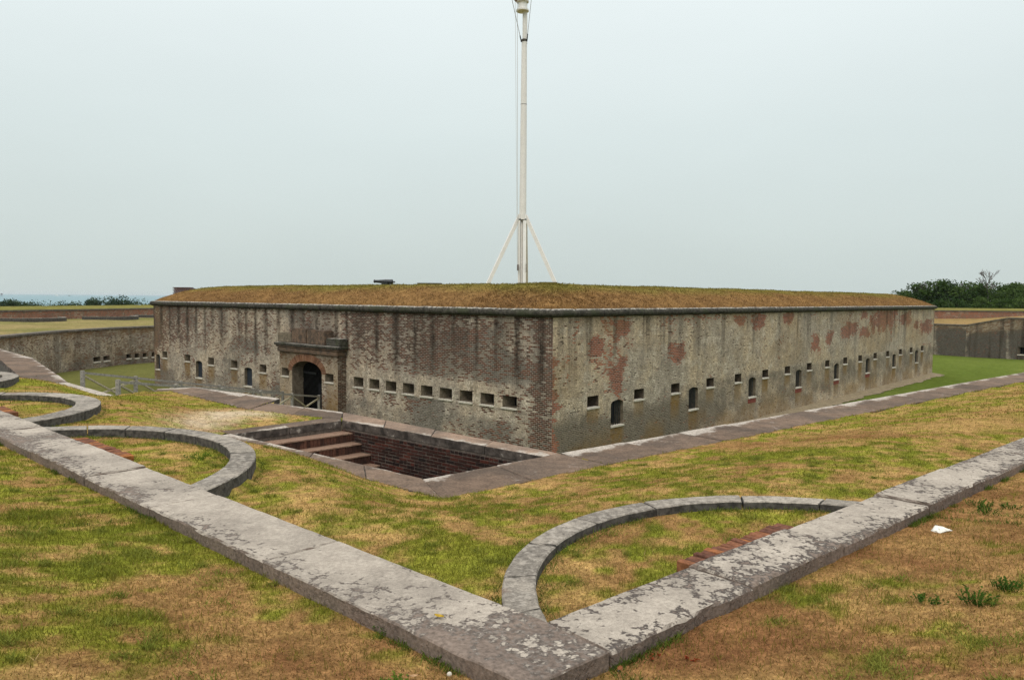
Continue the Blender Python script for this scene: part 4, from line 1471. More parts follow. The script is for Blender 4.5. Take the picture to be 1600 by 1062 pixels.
def offset_poly(poly, dist):
    """outward offset of a polygon (positive = outward)"""
    n = len(poly)
    area = sum(poly[i][0] * poly[(i + 1) % n][1] - poly[(i + 1) % n][0] * poly[i][1] for i in range(n))
    sg = 1 if area > 0 else -1
    res = []
    for i in range(n):
        p0, p1, p2 = (np.array(poly[(i + k) % n]) for k in (-1, 0, 1))
        d1, d2 = (p1 - p0) / np.hypot(*(p1 - p0)), (p2 - p1) / np.hypot(*(p2 - p1))
        n1, n2 = np.array((d1[1], -d1[0])) * sg, np.array((d2[1], -d2[0])) * sg
        res.append(p1 + (n1 + n2) * dist / (1 + n1 @ n2))
    return res


def ring(poly, per_edge):
    pts = []
    n = len(poly)
    for i in range(n):
        for k in range(per_edge):
            pts.append(np.array(poly[i]) * (1 - k / per_edge) + np.array(poly[(i + 1) % n]) * (k / per_edge))
    return pts


PE = 120
V, F = [], []
for (o_, z) in prof:
    for p in ring(offset_poly(FORT, o_), PE):
        w = 0.016 * mnoise.noise((p[0] * 1.7, p[1] * 1.7, z * 3)) + 0.01 * mnoise.noise((p[0] * 6, p[1] * 6, z * 3))
        V.append((p[0], p[1], z + w))
N = PE * 5
for r in range(len(prof) - 1):
    for k in range(N):
        F.append((r * N + k, r * N + (k + 1) % N, (r + 1) * N + (k + 1) % N, (r + 1) * N + k))
obj("cornice", V, F, M_corn, fort, smooth=True)

# earth roof: grass slope rising from the cornice to a flat crest
ZR = [(-0.02, WT + 0.20), (-0.06, 2.33), (-0.35, 2.50), (-0.8, 2.68), (-1.3, 2.86), (-1.9, 3.04), (-2.5, 3.17), (-3.1, 3.25), (-3.8, 3.28), (-5.0, 3.29), (-7.0, 3.27), (-10, 3.25), (-16, 3.2)]


def roof_z(dist): return np.interp(dist, [-a for a, z in ZR], [z for a, z in ZR])


def roof_colour(x, y, z):
    t_ = sstep(2.8, 3.3, z + 0.5 * (fbm(x * 0.5, y * 0.5, 7) - 0.5))[:, None]
    n_ = fbm(x * 0.9, y * 0.9, 17)[:, None]
    low = np.array((0.245, 0.142, 0.054)) * (1 - n_) + np.array((0.142, 0.078, 0.034)) * n_
    up = np.array((0.135, 0.125, 0.026)) * (1 - n_) + np.array((0.195, 0.155, 0.045)) * n_
    return low * (1 - t_) + up * t_


PE = 260
V, F = [], []
N = PE * 5
for (o_, z) in ZR:
    for p in ring(offset_poly(FORT, o_), PE):
        w = (0.05 * mnoise.noise((p[0] * 0.35, p[1] * 0.35, 3)) + 0.05 * mnoise.noise((p[0] * 1.3, p[1] * 1.3, 3)) + 0.03 * mnoise.noise((p[0] * 4, p[1] * 4, 3))) * min(1, (z - 2.2) * 2.5)
        V.append((p[0], p[1], z + w))
for r in range(len(ZR) - 1):
    for k in range(N):
        F.append((r * N + k, r * N + (k + 1) % N, (r + 1) * N + (k + 1) % N, (r + 1) * N + k))
Va = np.array(V)
rc = roof_colour(Va[:, 0], Va[:, 1], Va[:, 2])
Va[:, 0] -= FC[0]
Va[:, 1] -= FC[1]
me = fast_mesh("earth_roof", Va, np.array(F), M_ground, rc)
link("earth_roof", me, fort)
mid = offset_poly(FORT, -15.9)
MB().prism([tuple(p) for p in mid], 2.9, 3.2).obj("terreplein", M_conc, fort)

# gate house projecting from the left wall -----------------------------------------
PJ = 0.45
GO = FC - INL * PJ
gops = [{"r": (13.14, 15.60, -3.2, -0.34), "zs": -0.86}, {"r": (12.23, 12.88, -1.19, -0.80)}, {"r": (15.88, 16.52, -1.17, -0.78)}]


def attr_G(u, z):
    R = 0.16 + 0.35 * (fbm(u * 0.8, z * 0.8, 5) - 0.5) + 0.3 * sstep(-0.6, -0.1, z)
    G = 0.45 * sstep(0.42, 0.62, fbm(u * 0.9, z * 0.5, 25)) + 0.4 * sstep(-1.3, -2.4, z)
    Bm = 0.3 * sstep(0.5, 0.7, fbm(u, z, 35))
    A = 0.55 * sstep(-0.9, 0.0, z)
    return np.stack([np.clip(R, 0, 1), np.clip(G, 0, 1), np.clip(Bm, 0, 1), A], 1)


wall("gate_front", GO, FL, 16.70, WB, 0.02, gops, M_wallL, fort, attr_G, res=0.1, uoff=200, u_start=11.9)
for u in (11.9, 16.70):
    wall("gate_side", GO + FL * u, INL, PJ + 0.02, WB, 0.02, [], M_wallL, fort, lambda U, Z: np.stack([0.75 + 0 * U, 0.1 + 0 * U, 0.1 + 0 * U, 0.4 + 0 * U], 1), uoff=300 + u)
g = opening(gops[0], GO, FL, INL, fort, None, M_reveal, 1.0, name="gateway")
for o in gops[1:]:
    opening(o, GO, FL, INL, fort, M_dark, M_reveal, 0.5, (0.35, 0.12), "loophole", sill=0.05)


def pl(u, k, z): return (GO[0] + FL[0] * u + INL[0] * k, GO[1] + FL[1] * u + INL[1] * k, z)


def slab(mbx, u0, u1, k0, k1, z0, z1):
    q = [pl(u0, k0, 0), pl(u1, k0, 0), pl(u1, k1, 0), pl(u0, k1, 0)]
    return mbx.prism([(x, y) for x, y, _ in q], z0, z1)


# voussoirs of the arch
cx, hw, zs_, rise = 14.37, 1.23, -0.86, 0.52
nv = 34
for k in range(nv):
    a0, a1 = math.pi * (k + 0.06) / nv, math.pi * (k + 0.94) / nv
    V = []
    pr = 0.012 + random.uniform(0, 0.012)
    for dep in (-pr, 0.2):
        for rr, a in ((0.0, a0), (0.0, a1), (0.34, a1), (0.34, a0)):
            V.append(pl(cx + (hw + rr) * math.cos(a), dep, zs_ + (rise + rr) * math.sin(a)))
    obj("brick", V, [(0, 1, 2, 3), (7, 6, 5, 4), (0, 4, 5, 1), (1, 5, 6, 2), (2, 6, 7, 3), (3, 7, 4, 0)], M_archbrick, fort)
# entablature of the gate
M_gblock = mat_simple("dark brown weathered block", (0.16, 0.105, 0.07), 0.4, 5, col2=(0.075, 0.058, 0.045))
def worn(mbx):
    return [(x + 0.012 * mnoise.noise((x * 4, y * 4, z * 4)), y + 0.012 * mnoise.noise((x * 4, y * 4, z * 4 + 9)), z + 0.015 * mnoise.noise((x * 3, y * 3, z * 3 + 4))) for x, y, z in mbx.V]


for nm, (u0, u1, k0, k1, z0, z1), mt in (("gate_frieze", (11.82, 16.76, -0.10, 0.44, 0.022, 0.24), M_gblock),
                                        ("gate_cornice", (11.74, 16.84, -0.15, 0.44, 0.245, 0.33), M_gblock), ("gate_cornice", (11.68, 16.90, -0.20, 0.44, 0.335, 0.46), M_corn),
                                        ("gate_block", (12.82, 14.25, -0.06, 0.40, 0.475, 1.13), M_gblock), ("gate_block", (14.33, 15.56, -0.04, 0.40, 0.475, 1.17), M_gblock),
                                        ("gate_block", (11.68, 12.76, -0.03, 0.40, 0.475, 0.80), M_corn), ("gate_block", (15.62, 16.80, -0.03, 0.40, 0.475, 0.92), M_reveal)):
    mb = MB()
    n = 12
    for k in range(n):
        pass
    slab(mb, u0, u1, k0, k1, z0, z1)
    me = mesh(nm, mb.V, mb.F, mt)
    bm = bmesh.new()
    bm.from_mesh(me)
    bmesh.ops.subdivide_edges(bm, edges=[e_ for e_ in bm.edges if e_.calc_length() > 0.5], cuts=10, use_grid_fill=True)
    bmesh.ops.bevel(bm, geom=[e_ for e_ in bm.edges if len(e_.link_faces) == 2 and e_.calc_face_angle(0) > 1], offset=0.025, segments=2, affect='EDGES')
    for v in bm.verts:
        q = v.co * 4
        v.co += Vector((mnoise.noise(q), mnoise.noise(q + Vector((9, 0, 0))), mnoise.noise(q + Vector((0, 9, 0))))) * 0.018
        v.co -= Vector((FC[0], FC[1], 0))
    bm.to_mesh(me)
    bm.free()
    link(nm, me, fort)
# the gate: diagonal plank leaf in the arch; wicket opening's darkness painted as a near-black slab
DK = 0.62
door = link("door", mesh("door", [], [], None), fort)
dm = MB()
pts = arch_outline(13.1, 15.64, -3.2, -0.86, -0.33)
mo = [pl(u, DK + 0.06, z) for u, z in pts]
door.data = mesh("door", [(x - FC[0], y - FC[1], z) for x, y, z in mo], [tuple(range(len(mo)))], M_door)


def clip_poly(poly, nx, ny, c):
    """keep the part with nx*x+ny*y <= c"""
    out = []
    for i in range(len(poly)):
        p, q = poly[i], poly[(i + 1) % len(poly)]
        a, b = nx * p[0] + ny * p[1] - c, nx * q[0] + ny * q[1] - c
        if a <= 0: out.append(p)
        if (a < 0) != (b < 0):
            t_ = a / (a - b)
            out.append((p[0] + (q[0] - p[0]) * t_, p[1] + (q[1] - p[1]) * t_))
    return out


ca, sa = math.cos(math.radians(52)), math.sin(math.radians(52))
nn = (ca, sa)
v0, v1 = 99, -99
for (u, z) in pts:
    q = u * nn[0] + z * nn[1]
    v0, v1 = min(v0, q), max(v1, q)
q = v0
while q < v1:
    poly = clip_poly(clip_poly(pts, nn[0], nn[1], q + 0.15), -nn[0], -nn[1], -(q + 0.004))
    if len(poly) >= 3:
        dep = DK + random.uniform(-0.012, 0.012)
        n = len(poly)
        V = [pl(u, dep, z) for u, z in poly] + [pl(u, dep + 0.05, z) for u, z in poly]
        F = [tuple(range(n)), tuple(range(2 * n - 1, n - 1, -1))] + [(i, n + i, n + (i + 1) % n, (i + 1) % n) for i in range(n)]
        obj("plank", V, F, M_door, door)
    q += 0.154
mb = MB()
slab(mb, 13.55, 14.25, DK - 0.05, DK - 0.014, -2.6, -1.45)
mb.obj("wicket", M_dark, door)
mb = MB()
slab(mb, 14.45, 15.5, DK - 0.06, DK - 0.015, -1.02, -0.93)
mb.obj("hinge", M_iron, door)

# ================================================================== timber footbridge to the gate
def lerp(a, b, f): return tuple(a[i] + (b[i] - a[i]) * f for i in range(3))


RA0, RA1 = (-13.7, 24.0, 0.25), (-10.55, 34.6, -1.70)       # top of the left (far) rail
RB0, RB1 = (-11.0, 21.0, 0.31), (-8.75, 34.1, -1.80)        # top of the right (near) rail
br = thing("footbridge", "grey timber footbridge with cross-braced rails sloping down to the fort gate", "footbridge", (-11, 21, -0.8))
HR = 1.05
for a, b in ((RA0, RA1), (RB0, RB1)):
    n = 5
    for i in range(n + 1):
        p = lerp(a, b, i / n)
        MB().bar((p[0], p[1], p[2] - HR - 0.2), (p[0], p[1], p[2] + 0.02), 0.10, 0.10, (0, 1, 0)).obj("post", M_rail, br)
    for i in range(n):
        p, q = lerp(a, b, i / n), lerp(a, b, (i + 1) / n)
        dn = lambda v, h: (v[0], v[1], v[2] - h)
        MB().bar(dn(p, 0.05), dn(q, 0.05), 0.08, 0.07).obj("rail", M_rail, br)
        MB().bar(dn(p, HR - 0.05), dn(q, HR - 0.05), 0.07, 0.07).obj("rail", M_rail, br)
        MB().bar(dn(p, 0.12), dn(q, HR - 0.1), 0.05, 0.05).obj("brace", M_brace, br)
        MB().bar(dn(p, HR - 0.1), dn(q, 0.12), 0.05, 0.06).obj("brace", M_brace, br)
A0, B0 = (RA0[0] + 0.1, RA0[1] - 1.2, RA0[2] - HR), (RB0[0] + 0.35, RB0[1] - 1.3, RB0[2] - HR)
A1, B1 = (RA1[0], RA1[1] + 1.2, RA1[2] - HR), (RB1[0], RB1[1] + 0.9, RB1[2] - HR)
npl = 56
for i in range(npl):
    f0, f1 = (i + 0.03) / npl, (i + 0.97) / npl
    V = [lerp(A0, A1, f0), lerp(B0, B1, f0), lerp(B0, B1, f1), lerp(A0, A1, f1)]
    V += [(x, y, z - 0.06) for x, y, z in V]
    obj("plank", V, [(0, 1, 2, 3), (7, 6, 5, 4), (0, 4, 5, 1), (1, 5, 6, 2), (2, 6, 7, 3), (3, 7, 4, 0)], M_deck, br)
for s_, e_ in ((A0, A1), (B0, B1)):
    MB().bar((s_[0], s_[1], s_[2] - 0.2), (e_[0], e_[1], e_[2] - 0.2), 0.2, 0.25).obj("beam", M_rail, br)
for f in (0.3, 0.65):
    for s_, e_ in ((A0, A1), (B0, B1)):
        p = lerp(s_, e_, f)
        MB().bar((p[0], p[1], -3.6), (p[0], p[1], p[2] - 0.3), 0.25, 0.25, (0, 1, 0)).obj("leg", M_rail, br)

# ================================================================== flagpole
FPX, FPY = 0.58, 45.0
fl = thing("flagpole", "tall off-white flagpole on a braced tripod base behind the grass roof", "flagpole", (FPX, FPY, 3.2))
MB().tube([(FPX, FPY, 7.3), (FPX, FPY, 12.0), (FPX + 0.0, FPY, 17.6)], [0.205, 0.19, 0.155], 20, False).obj("pole", M_white, fl, smooth=True)
MB().tube([(FPX, FPY, 14.0), (FPX, FPY, 14.02)], [0.186, 0.186], 20).obj("joint_band", M_conc, fl)
MB().box(FPX - 0.26, FPX - 0.15, FPY - 0.15, FPY + 0.15, 2.9, 7.62).obj("post", M_white, fl)
MB().box(FPX + 0.02, FPX + 0.21, FPY - 0.15, FPY + 0.15, 2.9, 7.62).obj("post", M_whitebr, fl)
MB().tube([(FPX - 0.06, FPY + 0.05, 2.9), (FPX - 0.06, FPY + 0.05, 7.4)], [0.08, 0.08], 10).obj("inner_pole", M_white, fl)
MB().box(FPX - 0.24, FPX + 0.22, FPY - 0.17, FPY + 0.17, 7.28, 7.34).obj("clamp", M_iron, fl)
for fx, fy in ((-1.72, FPY - 0.6), (2.82, FPY - 0.6), (0.9, FPY + 2.6)):
    MB().bar((FPX + (0.16 if fx > 0.6 else -0.18), FPY, 7.55), (fx, fy, 2.9), 0.2, 0.2).obj("leg", M_white, fl)
MB().tube([(FPX + 0.03, FPY, 17.5), (FPX + 0.01, FPY, 24.0)], [0.145, 0.12], 18, False).obj("topmast", M_white, fl, smooth=True)
MB().tube([(FPX, FPY, 17.60), (FPX, FPY, 17.74)], [0.17, 0.17], 18).obj("collar", M_conc, fl)
MB().tube([(FPX - 0.12, FPY - 0.1, 19.30), (FPX - 0.12, FPY - 0.1, 19.38)], [0.37, 0.37], 24).obj("platform", M_white, fl)
MB().tube([(FPX - 0.12, FPY - 0.1, 19.38), (FPX - 0.12, FPY - 0.1, 19.9)], [0.26, 0.26], 24).obj("drum", M_whitebr, fl)
MB().tube([(FPX - 0.12, FPY - 0.1, 19.82), (FPX - 0.12, FPY - 0.1, 20.02)], [0.36, 0.36], 24).obj("platform", M_white, fl)
MB().bar((-0.25, FPY - 1.9, 19.6), (0.35, FPY + 1.4, 20.3), 0.12, 0.2).obj("crosstree", M_redwood, fl)
MB().bar((0.95, FPY - 1.6, 20.0), (0.45, FPY + 1.4, 20.3), 0.12, 0.2).obj("crosstree", M_redwood, fl)
for a, b in (((-0.22, FPY - 1.8, 19.6), (0.41, FPY - 0.12, 17.55)), ((1.0, FPY - 1.6, 20.1), (0.73, FPY - 0.1, 17.6))):
    MB().bar(a, b, 0.022, 0.022).obj("stay", M_rail, fl)
    c = lerp(b, a, 0.14)
    MB().bar(b, c, 0.05, 0.05).obj("turnbuckle", M_iron, fl)
MB().bar((-0.01, FPY - 0.3, 22.5), (0.27, FPY - 0.3, 4.6), 0.018, 0.018).obj("halyard", M_rope, fl)
MB().bar((0.12, FPY - 0.35, 22.5), (0.31, FPY - 0.25, 4.5), 0.018, 0.018).obj("halyard", M_rope, fl)
MB().box(0.26, 0.36, FPY - 0.36, FPY - 0.14, 4.3, 4.65).obj("cleat", M_snag, fl)
MB().box(0.78, 0.86, FPY - 0.2, FPY + 0.05, 4.2, 4.7).obj("cleat", M_rail, fl)

# ================================================================== cannon on the roof
cn = thing("cannon", "black iron cannon on a pedestal standing on the fort's grass roof", "cannon", (-10.5, 62, 3.2))
prof_c = [(-0.02, 0.0), (-0.01, 0.05), (0.04, 0.075), (0.09, 0.045), (0.12, 0.05), (0.15, 0.16), (0.2, 0.205), (0.3, 0.215), (0.34, 0.2), (0.75, 0.185), (0.79, 0.2), (0.85, 0.175), (1.45, 0.125),
          (1.60, 0.115), (1.63, 0.14), (1.72, 0.135), (1.74, 0.1), (1.74, 0.07), (1.6, 0.06)]
V, F = [], []
ns = 18
for (l, r) in prof_c:
    for k in range(ns):
        a = 2 * math.pi * k / ns
        V.append((-9.62 - l, 62 + r * math.cos(a), 3.90 + 0.05 * l / 1.7 + r * math.sin(a)))
for i in range(len(prof_c) - 1):
    for k in range(ns):
        F.append((i * ns + k, i * ns + (k + 1) % ns, (i + 1) * ns + (k + 1) % ns, (i + 1) * ns + k))
obj("barrel", V, F, M_gun, cn, smooth=True)
MB().tube([(-10.45, 61.62, 3.9), (-10.45, 62.38, 3.9)], [0.06, 0.06], 10).obj("trunnion", M_gun, cn)
for y in (61.68, 62.24):
    MB().add([(-10.95, y, 3.2), (-9.85, y, 3.2), (-10.05, y, 3.62), (-10.3, y, 3.92), (-10.6, y, 3.92), (-10.7, y, 3.7),
              (-10.95, y + 0.08, 3.2), (-9.85, y + 0.08, 3.2), (-10.05, y + 0.08, 3.62), (-10.3, y + 0.08, 3.92), (-10.6, y + 0.08, 3.92), (-10.7, y + 0.08, 3.7)],
             [(0, 1, 2, 3, 4, 5), (11, 10, 9, 8, 7, 6)] + [(i, 6 + i, 6 + (i + 1) % 6, (i + 1) % 6) for i in range(6)]).obj("cheek", M_gun, cn)
MB().box(-11.0, -9.7, 61.6, 62.4, 3.15, 3.3).obj("base", M_conc, cn)

# low things on the roof crest
o = thing("brick_stub", "small dark red brick stub at the left end of the grass roof", "brick block", (-21.9, 50.2, 3.0))
mb = MB()
for r in range(9):
    for k in range(6):
        x = -22.4 + (k + 0.5 * (r % 2)) * 0.19
        mb.box(x, x + 0.178, 49.9, 50.5, 2.66 + r * 0.062, 2.66 + r * 0.062 + 0.055)
b_ = mb.obj("brickwork", mat_loose_brick("dark stub brick", ((0.06, 0.03, 0.024), (0.10, 0.042, 0.032)), 0.4), o)
b_["kind"] = "stuff"
for (x0, x1, y, z1, lab) in ((-6.22, -4.68, 50, 3.62, "thin dark concrete slab on the roof crest between cannon and flagpole"), (1.5, 2.5, 42.5, 3.58, "thin dark concrete slab on the roof crest at the flagpole's right foot")):
    o = thing("concrete_slab", lab, "slab", ((x0 + x1) / 2, y, 3.2))
    MB().box(x0, x1, y - 0.6, y + 0.6, z1 - 0.12, z1).obj("top", M_conc, o)
    MB().box(x0 + 0.1, x1 - 0.1, y - 0.5, y + 0.5, 3.1, z1 - 0.12).obj("plinth", M_conc, o)

# ================================================================== counterscarp walls and parapets
def far_wall(name, pts, ztops, zbot, mat, label, cat, attr, ops_by_seg=None, capz=None, uo=0):
    o = thing(name, label, cat, (pts[0][0], pts[0][1], 0))
    run = uo
    for i in range(len(pts) - 1):
        p, q = np.array(pts[i]), np.array(pts[i + 1])
        L = float(np.hypot(*(q - p)))
        d = (q - p) / L
        za, zb_ = ztops[i], ztops[i + 1]
        ops = (ops_by_seg or {}).get(i, [])
        w = wall("wall", p, d, L, zbot, max(za, zb_), ops, mat, o, attr, res=0.3, uoff=run)
        if za != zb_:
            for v in w.data.vertices:
                wp = np.array((v.co.x, v.co.y)) + np.array(pts[0])
                f = ((wp - p) @ d) / L
                zt_ = za + (zb_ - za) * f
                v.co.z = zbot + (v.co.z - zbot) * (zt_ - zbot) / (max(za, zb_) - zbot)
        n = np.array((d[1], -d[0]))
        if n @ p < 0: n = -n                      # away from the viewer
        for op in ops:
            opening(op, p, d, n, o, M_dark, M_reveal, 0.5, (0.2, 0.1), "loophole", sill=0.09)
        # cap stones
        nc = max(1, int(L / 1.6))
        for k in range(nc):
            a, b = p + d * (L * k / nc + 0.01), p + d * (L * (k + 1) / nc - 0.01)
            z0_, z1_ = za + (zb_ - za) * k / nc, za + (zb_ - za) * (k + 1) / nc
            V = []
            for hh in (0.0, 0.13):
                for pt, zz in ((a - n * 0.07, z0_), (b - n * 0.07, z1_), (b + n * 0.8, z1_), (a + n * 0.8, z0_)):
                    V.append((pt[0], pt[1], zz + hh - 0.02))
            obj("cap_stone", V, [(3, 2, 1, 0), (4, 5, 6, 7), (0, 1, 5, 4), (1, 2, 6, 5), (2, 3, 7, 6), (3, 0, 4, 7)], M_capst, o)
        run += L
    return o


M_capst = mat_simple("dark lichened cap stone", (0.15, 0.125, 0.10), 0.4, 2.5, col2=(0.09, 0.08, 0.065))


def attr_scarpL(u, z):
    R = 0.25 + 0.6 * (fbm(u * 0.5, z * 0.4, 5) - 0.5) + 0.25 * sstep(-0.6, -0.1, z)
    Bm = 0.35 + 0.5 * (fbm(u * 0.4, z * 0.25, 15) - 0.5) - 0.5 * sstep(-0.9, -0.1, z) + 0.2 * sstep(-1.6, -2.8, z)
    return np.stack([np.clip(R, 0, 1), 0.35 * sstep(-0.8, 0, z) + 0.2 * sstep(0.5, 0.7, fbm(u * 0.5, z, 9)), np.clip(Bm, 0, 1), 0.5 + 0 * u], 1)


def attr_scarpR(u, z):
    R = 0.16 + 0.4 * (fbm(u * 0.4, z * 0.4, 5) - 0.5) + 0.25 * sstep(-0.8, 0.1, z)
    Bm = 0.95 + 0.5 * (fbm(u * 0.3, z * 0.3, 15) - 0.5) - 0.65 * sstep(-0.7, 0.1, z)
    Bm = Bm - 0.5 * sstep(0.5, 0.62, fbm(u * 0.7, z * 0.08, 37))
    return np.stack([np.clip(R, 0, 1), 0.25 * sstep(-0.8, 0, z), np.clip(Bm, 0, 1), 0.9 + 0 * u], 1)


SL = [(-28.5, 40.5), (-31.2, 45.9), (-32.0, 53.5), (-30.9, 59.5), (-28.5, 63.5), (-24, 70), (-14, 100)]


def ray_seg(px, p, q):
    """distance along p->q where the sight line with slope px meets the wall"""
    p, q = np.array(p), np.array(q)
    d = (q - p) / np.hypot(*(q - p))
    r = np.array((px, 1.0))
    M_ = np.array([[d[0], -r[0]], [d[1], -r[1]]])
    return float(np.linalg.solve(M_, -p)[0])


opsS = {2: [], 3: []}
for xa, xb, w in ((144, 155, 2), (160, 169.5, 2), (176, 187, 2), (196, 203, 3), (209, 215.5, 3), (222, 228, 3), (235.6, 241, 3)):
    u0_, u1_ = (ray_seg((v_ - 800) / 1180, SL[w], SL[w + 1]) for v_ in (xa, xb))
    opsS[w].append({"r": (u0_, u1_, -2.38, -2.02)})
for w in opsS:
    L_ = math.dist(SL[w], SL[w + 1])
    opsS[w] = [o for o in opsS[w] if 0.1 < o["r"][0] and o["r"][1] < L_ - 0.1]
far_wall("counterscarp_wall", SL, [0, 0, 0, 0.02, 0.05, 0.1, 0.1], -3.6, M_scarp, "curving stained brick ditch wall with loopholes on the left beyond the bridge", "retaining wall", attr_scarpL, opsS, uo=400)
SR = [(30, 112), (44, 92), (48.5, 86.5), (50.6, 84.1), (53.2, 81.0), (66, 68)]
ur = ray_seg((1604 - 800) / 1180, SR[4], SR[5])
far_wall("counterscarp_wall", SR, [0, 0, 0, 0, 0.9, 0.9], -3.8, M_scarp, "dark stained ditch wall with stepped top on the right beyond the fort", "retaining wall", attr_scarpR,
         {4: [{"r": (ur - 0.7, ur + 0.7, -2.9, -2.1)}]}, uo=500)


def attr_par(u, z):
    R = 0.62 + 0.5 * (fbm(u * 0.5, z * 0.8, 5) - 0.5)
    return np.stack([np.clip(R, 0, 1), 0 * u + 0.1, 0.1 + 0 * u, 0.15 + 0 * u], 1)


far_wall("parapet_wall", LPAR, [1.02, 1.03, 1.04, 1.05, 1.07, 1.07], 0.0, M_para, "low red brick parapet on the far left below the sea", "parapet", attr_par, uo=600)
far_wall("parapet_wall", RPAR, [1.35, 1.37, 1.38, 1.38, 1.36, 1.35, 1.35], 0.2, M_para, "low red brick parapet on the right in front of the wood", "parapet", attr_par, uo=700)


# glacis banks behind the parapets
def bank(pts, z0, outw, drop):
    V, F = [], []
    k = 6
    for i, p in enumerate(pts):
        for j in range(k):
            f = (0.0, 0.12, 0.25, 0.5, 0.75, 1.0)[j]
            V.append((p[0] + outw[0] * (0.5 + f * 40), p[1] + outw[1] * (0.5 + f * 40), z0 + (0.10, 0.36, 0.20)[j] if j < 3 else z0 + 0.20 - drop * f ** 1.3))
    for i in range(len(pts) - 1):
        for j in range(k - 1):
            a = i * k + j
            F.append((a, a + k, a + k + 1, a + 1))
    V = np.array(V)
    w = fbm(V[:, 0] * 0.2, V[:, 1] * 0.2, 3)[:, None]
    return tag(link("grass_bank", fast_mesh("grass_bank", V, np.array(F), M_farg, np.array((0.20, 0.165, 0.055)) * (1 - w) + np.array((0.14, 0.14, 0.04)) * w)), kind="structure")


bank([(-70, 40)] + LPAR, 1.08, (-0.9, 0.25), 5.0)
bank([(-5, 122)] + RPAR, 1.42, (0.05, 1.0), 5.2)

# gun platform arcs far off on the left terrace
for k, (cx_, cy_, lab) in enumerate(((-44.9, 70.5, "pale stone arc on the far left terrace, nearest to the left edge of the photo"), (-41.5, 77.5, "low stone arc in the middle of the far left terrace"), (-40.6, 86.0, "low stone arc on the far left terrace beside the fort's end"),
                                     (-50.0, 66.5, "dark end of a stone arc on the far terrace at the photo's left edge"))):
    o = thing("gun_platform_curb", lab, "curb", (cx_, cy_, 0.1), 0, "curved curbs of the gun platforms")
    for q in range(7):
        def am(s, t_, q=q):
            a = math.radians(-115 + (q + 0.01 + 0.98 * s) * 180 / 7)
            r = 2.5 + 0.35 * t_
            return cx_ + r * math.cos(a), cy_ + r * math.sin(a)
        V, F, uv = block(am, 1.1, 0.35, 0.0, 0.50, ns=3, nt=2, seed=k * 9 + q)
        obj("curb_stone", V, F, M_curb, o, uv=uv)
for k, (cx_, cy_, lab) in enumerate(((-46.0, 73.2, "flat red brick step behind the pale far-left stone arc"), (-42.4, 81.0, "flat red brick step behind the middle stone arc of the far terrace"), (-40.4, 90.0, "flat red brick step behind the far arc beside the fort's end"))):
    o = thing("brick_step", lab, "brick step", (cx_, cy_, 0.2))
    mb = MB()
    for r in range(6):
        for c in range(13):
            x = cx_ - 1.6 + c * 0.25
            mb.box(x, x + 0.235, cy_ + r * 0.13, cy_ + r * 0.13 + 0.12, 0.1, 0.40 + 0.01 * ((r * 7 + c * 3) % 4))
    b_ = mb.obj("brickwork", M_stepbrick, o)
    b_["kind"] = "stuff"

# ================================================================== trees
def tree_meshes(seed, H, Wd, nclump, nleaf, leaf, trunk_h, flat=0.8):
    """trunk with limbs, and a crown of leaf-sized faces in uneven clumps"""
    r = np.random.default_rng(seed)
    rr = random.Random(seed)
    tb = MB()
    lean = (rr.uniform(-0.08, 0.08) * H, rr.uniform(-0.05, 0.05) * H)
    top = (lean[0], lean[1], H * 0.7)
    tb.tube([(0, 0, -0.3), (lean[0] * 0.3, lean[1] * 0.3, H * 0.25), (lean[0] * 0.7, lean[1] * 0.7, H * 0.5), top], [0.03 * H, 0.024 * H, 0.016 * H, 0.006 * H], 7)
    cl = []
    ch = H - trunk_h
    for k in range(nclump):
        a, el = rr.uniform(0, 2 * math.pi), rr.uniform(-0.35, 1.0)
        rad = rr.uniform(0.55, 1.0)
        c = np.array((lean[0] + math.cos(a) * math.cos(el * 1.4) * Wd / 2 * rad, lean[1] + math.sin(a) * math.cos(el * 1.4) * Wd / 2 * rad,
                      trunk_h + ch * 0.42 + math.sin(el * 1.5) * ch * 0.5 * flat * rad * 1.15))
        cl.append((c, rr.uniform(0.10, 0.2) * Wd))
        if k % 3 == 0:
            b = lerp((lean[0] * 0.4, lean[1] * 0.4, H * 0.3), top, rr.random() * 0.8)
            m_ = [(b[i] + c[i]) / 2 + rr.uniform(-0.1, 0.1) * H * 0.3 for i in range(3)]
            tb.tube([b, m_, tuple(c)], [0.012 * H, 0.008 * H, 0.003 * H], 5)
    P, col = [], []
    per = nleaf // nclump
    for c, s in cl:
        d = r.normal(size=(per, 3))
        d /= np.linalg.norm(d, axis=1)[:, None]
        q = c + d * (s * (0.45 + 0.55 * r.random((per, 1)) ** 0.5)) * np.array((1, 1, 0.72))
        tone = np.clip(rr.uniform(0.0, 0.75) + r.normal(size=per) * 0.12, 0, 1)
        P.append(q)
        col.append(tone)
    P, col = np.concatenate(P), np.concatenate(col)
    n = len(P)
    u = r.normal(size=(n, 3))
    u[:, 2] *= 0.5
    u /= np.linalg.norm(u, axis=1)[:, None]
    w = np.cross(u, r.normal(size=(n, 3)))
    w /= np.linalg.norm(w, axis=1)[:, None]
    s = leaf * (0.6 + 0.8 * r.random((n, 1)))
    V = np.stack([P - u * s * 0.5, P + w * s * 0.3, P + u * s * 0.5, P - w * s * 0.3], 1).reshape(-1, 3)
    F = np.arange(n * 4).reshape(-1, 4)
    colv = np.repeat(np.stack([col] * 3, 1), 4, axis=0)
    return tb, V, F, colv


def tree_proto(seed, H, Wd, nclump, nleaf, leaf, trunk_h, lm, flat=0.8):
    tb, V, F, cv = tree_meshes(seed, H, Wd, nclump, nleaf, leaf, trunk_h, flat)
    return mesh("trunk", tb.V, tb.F, M_bark), fast_mesh("crown", V, F, lm, cv, smooth=False)


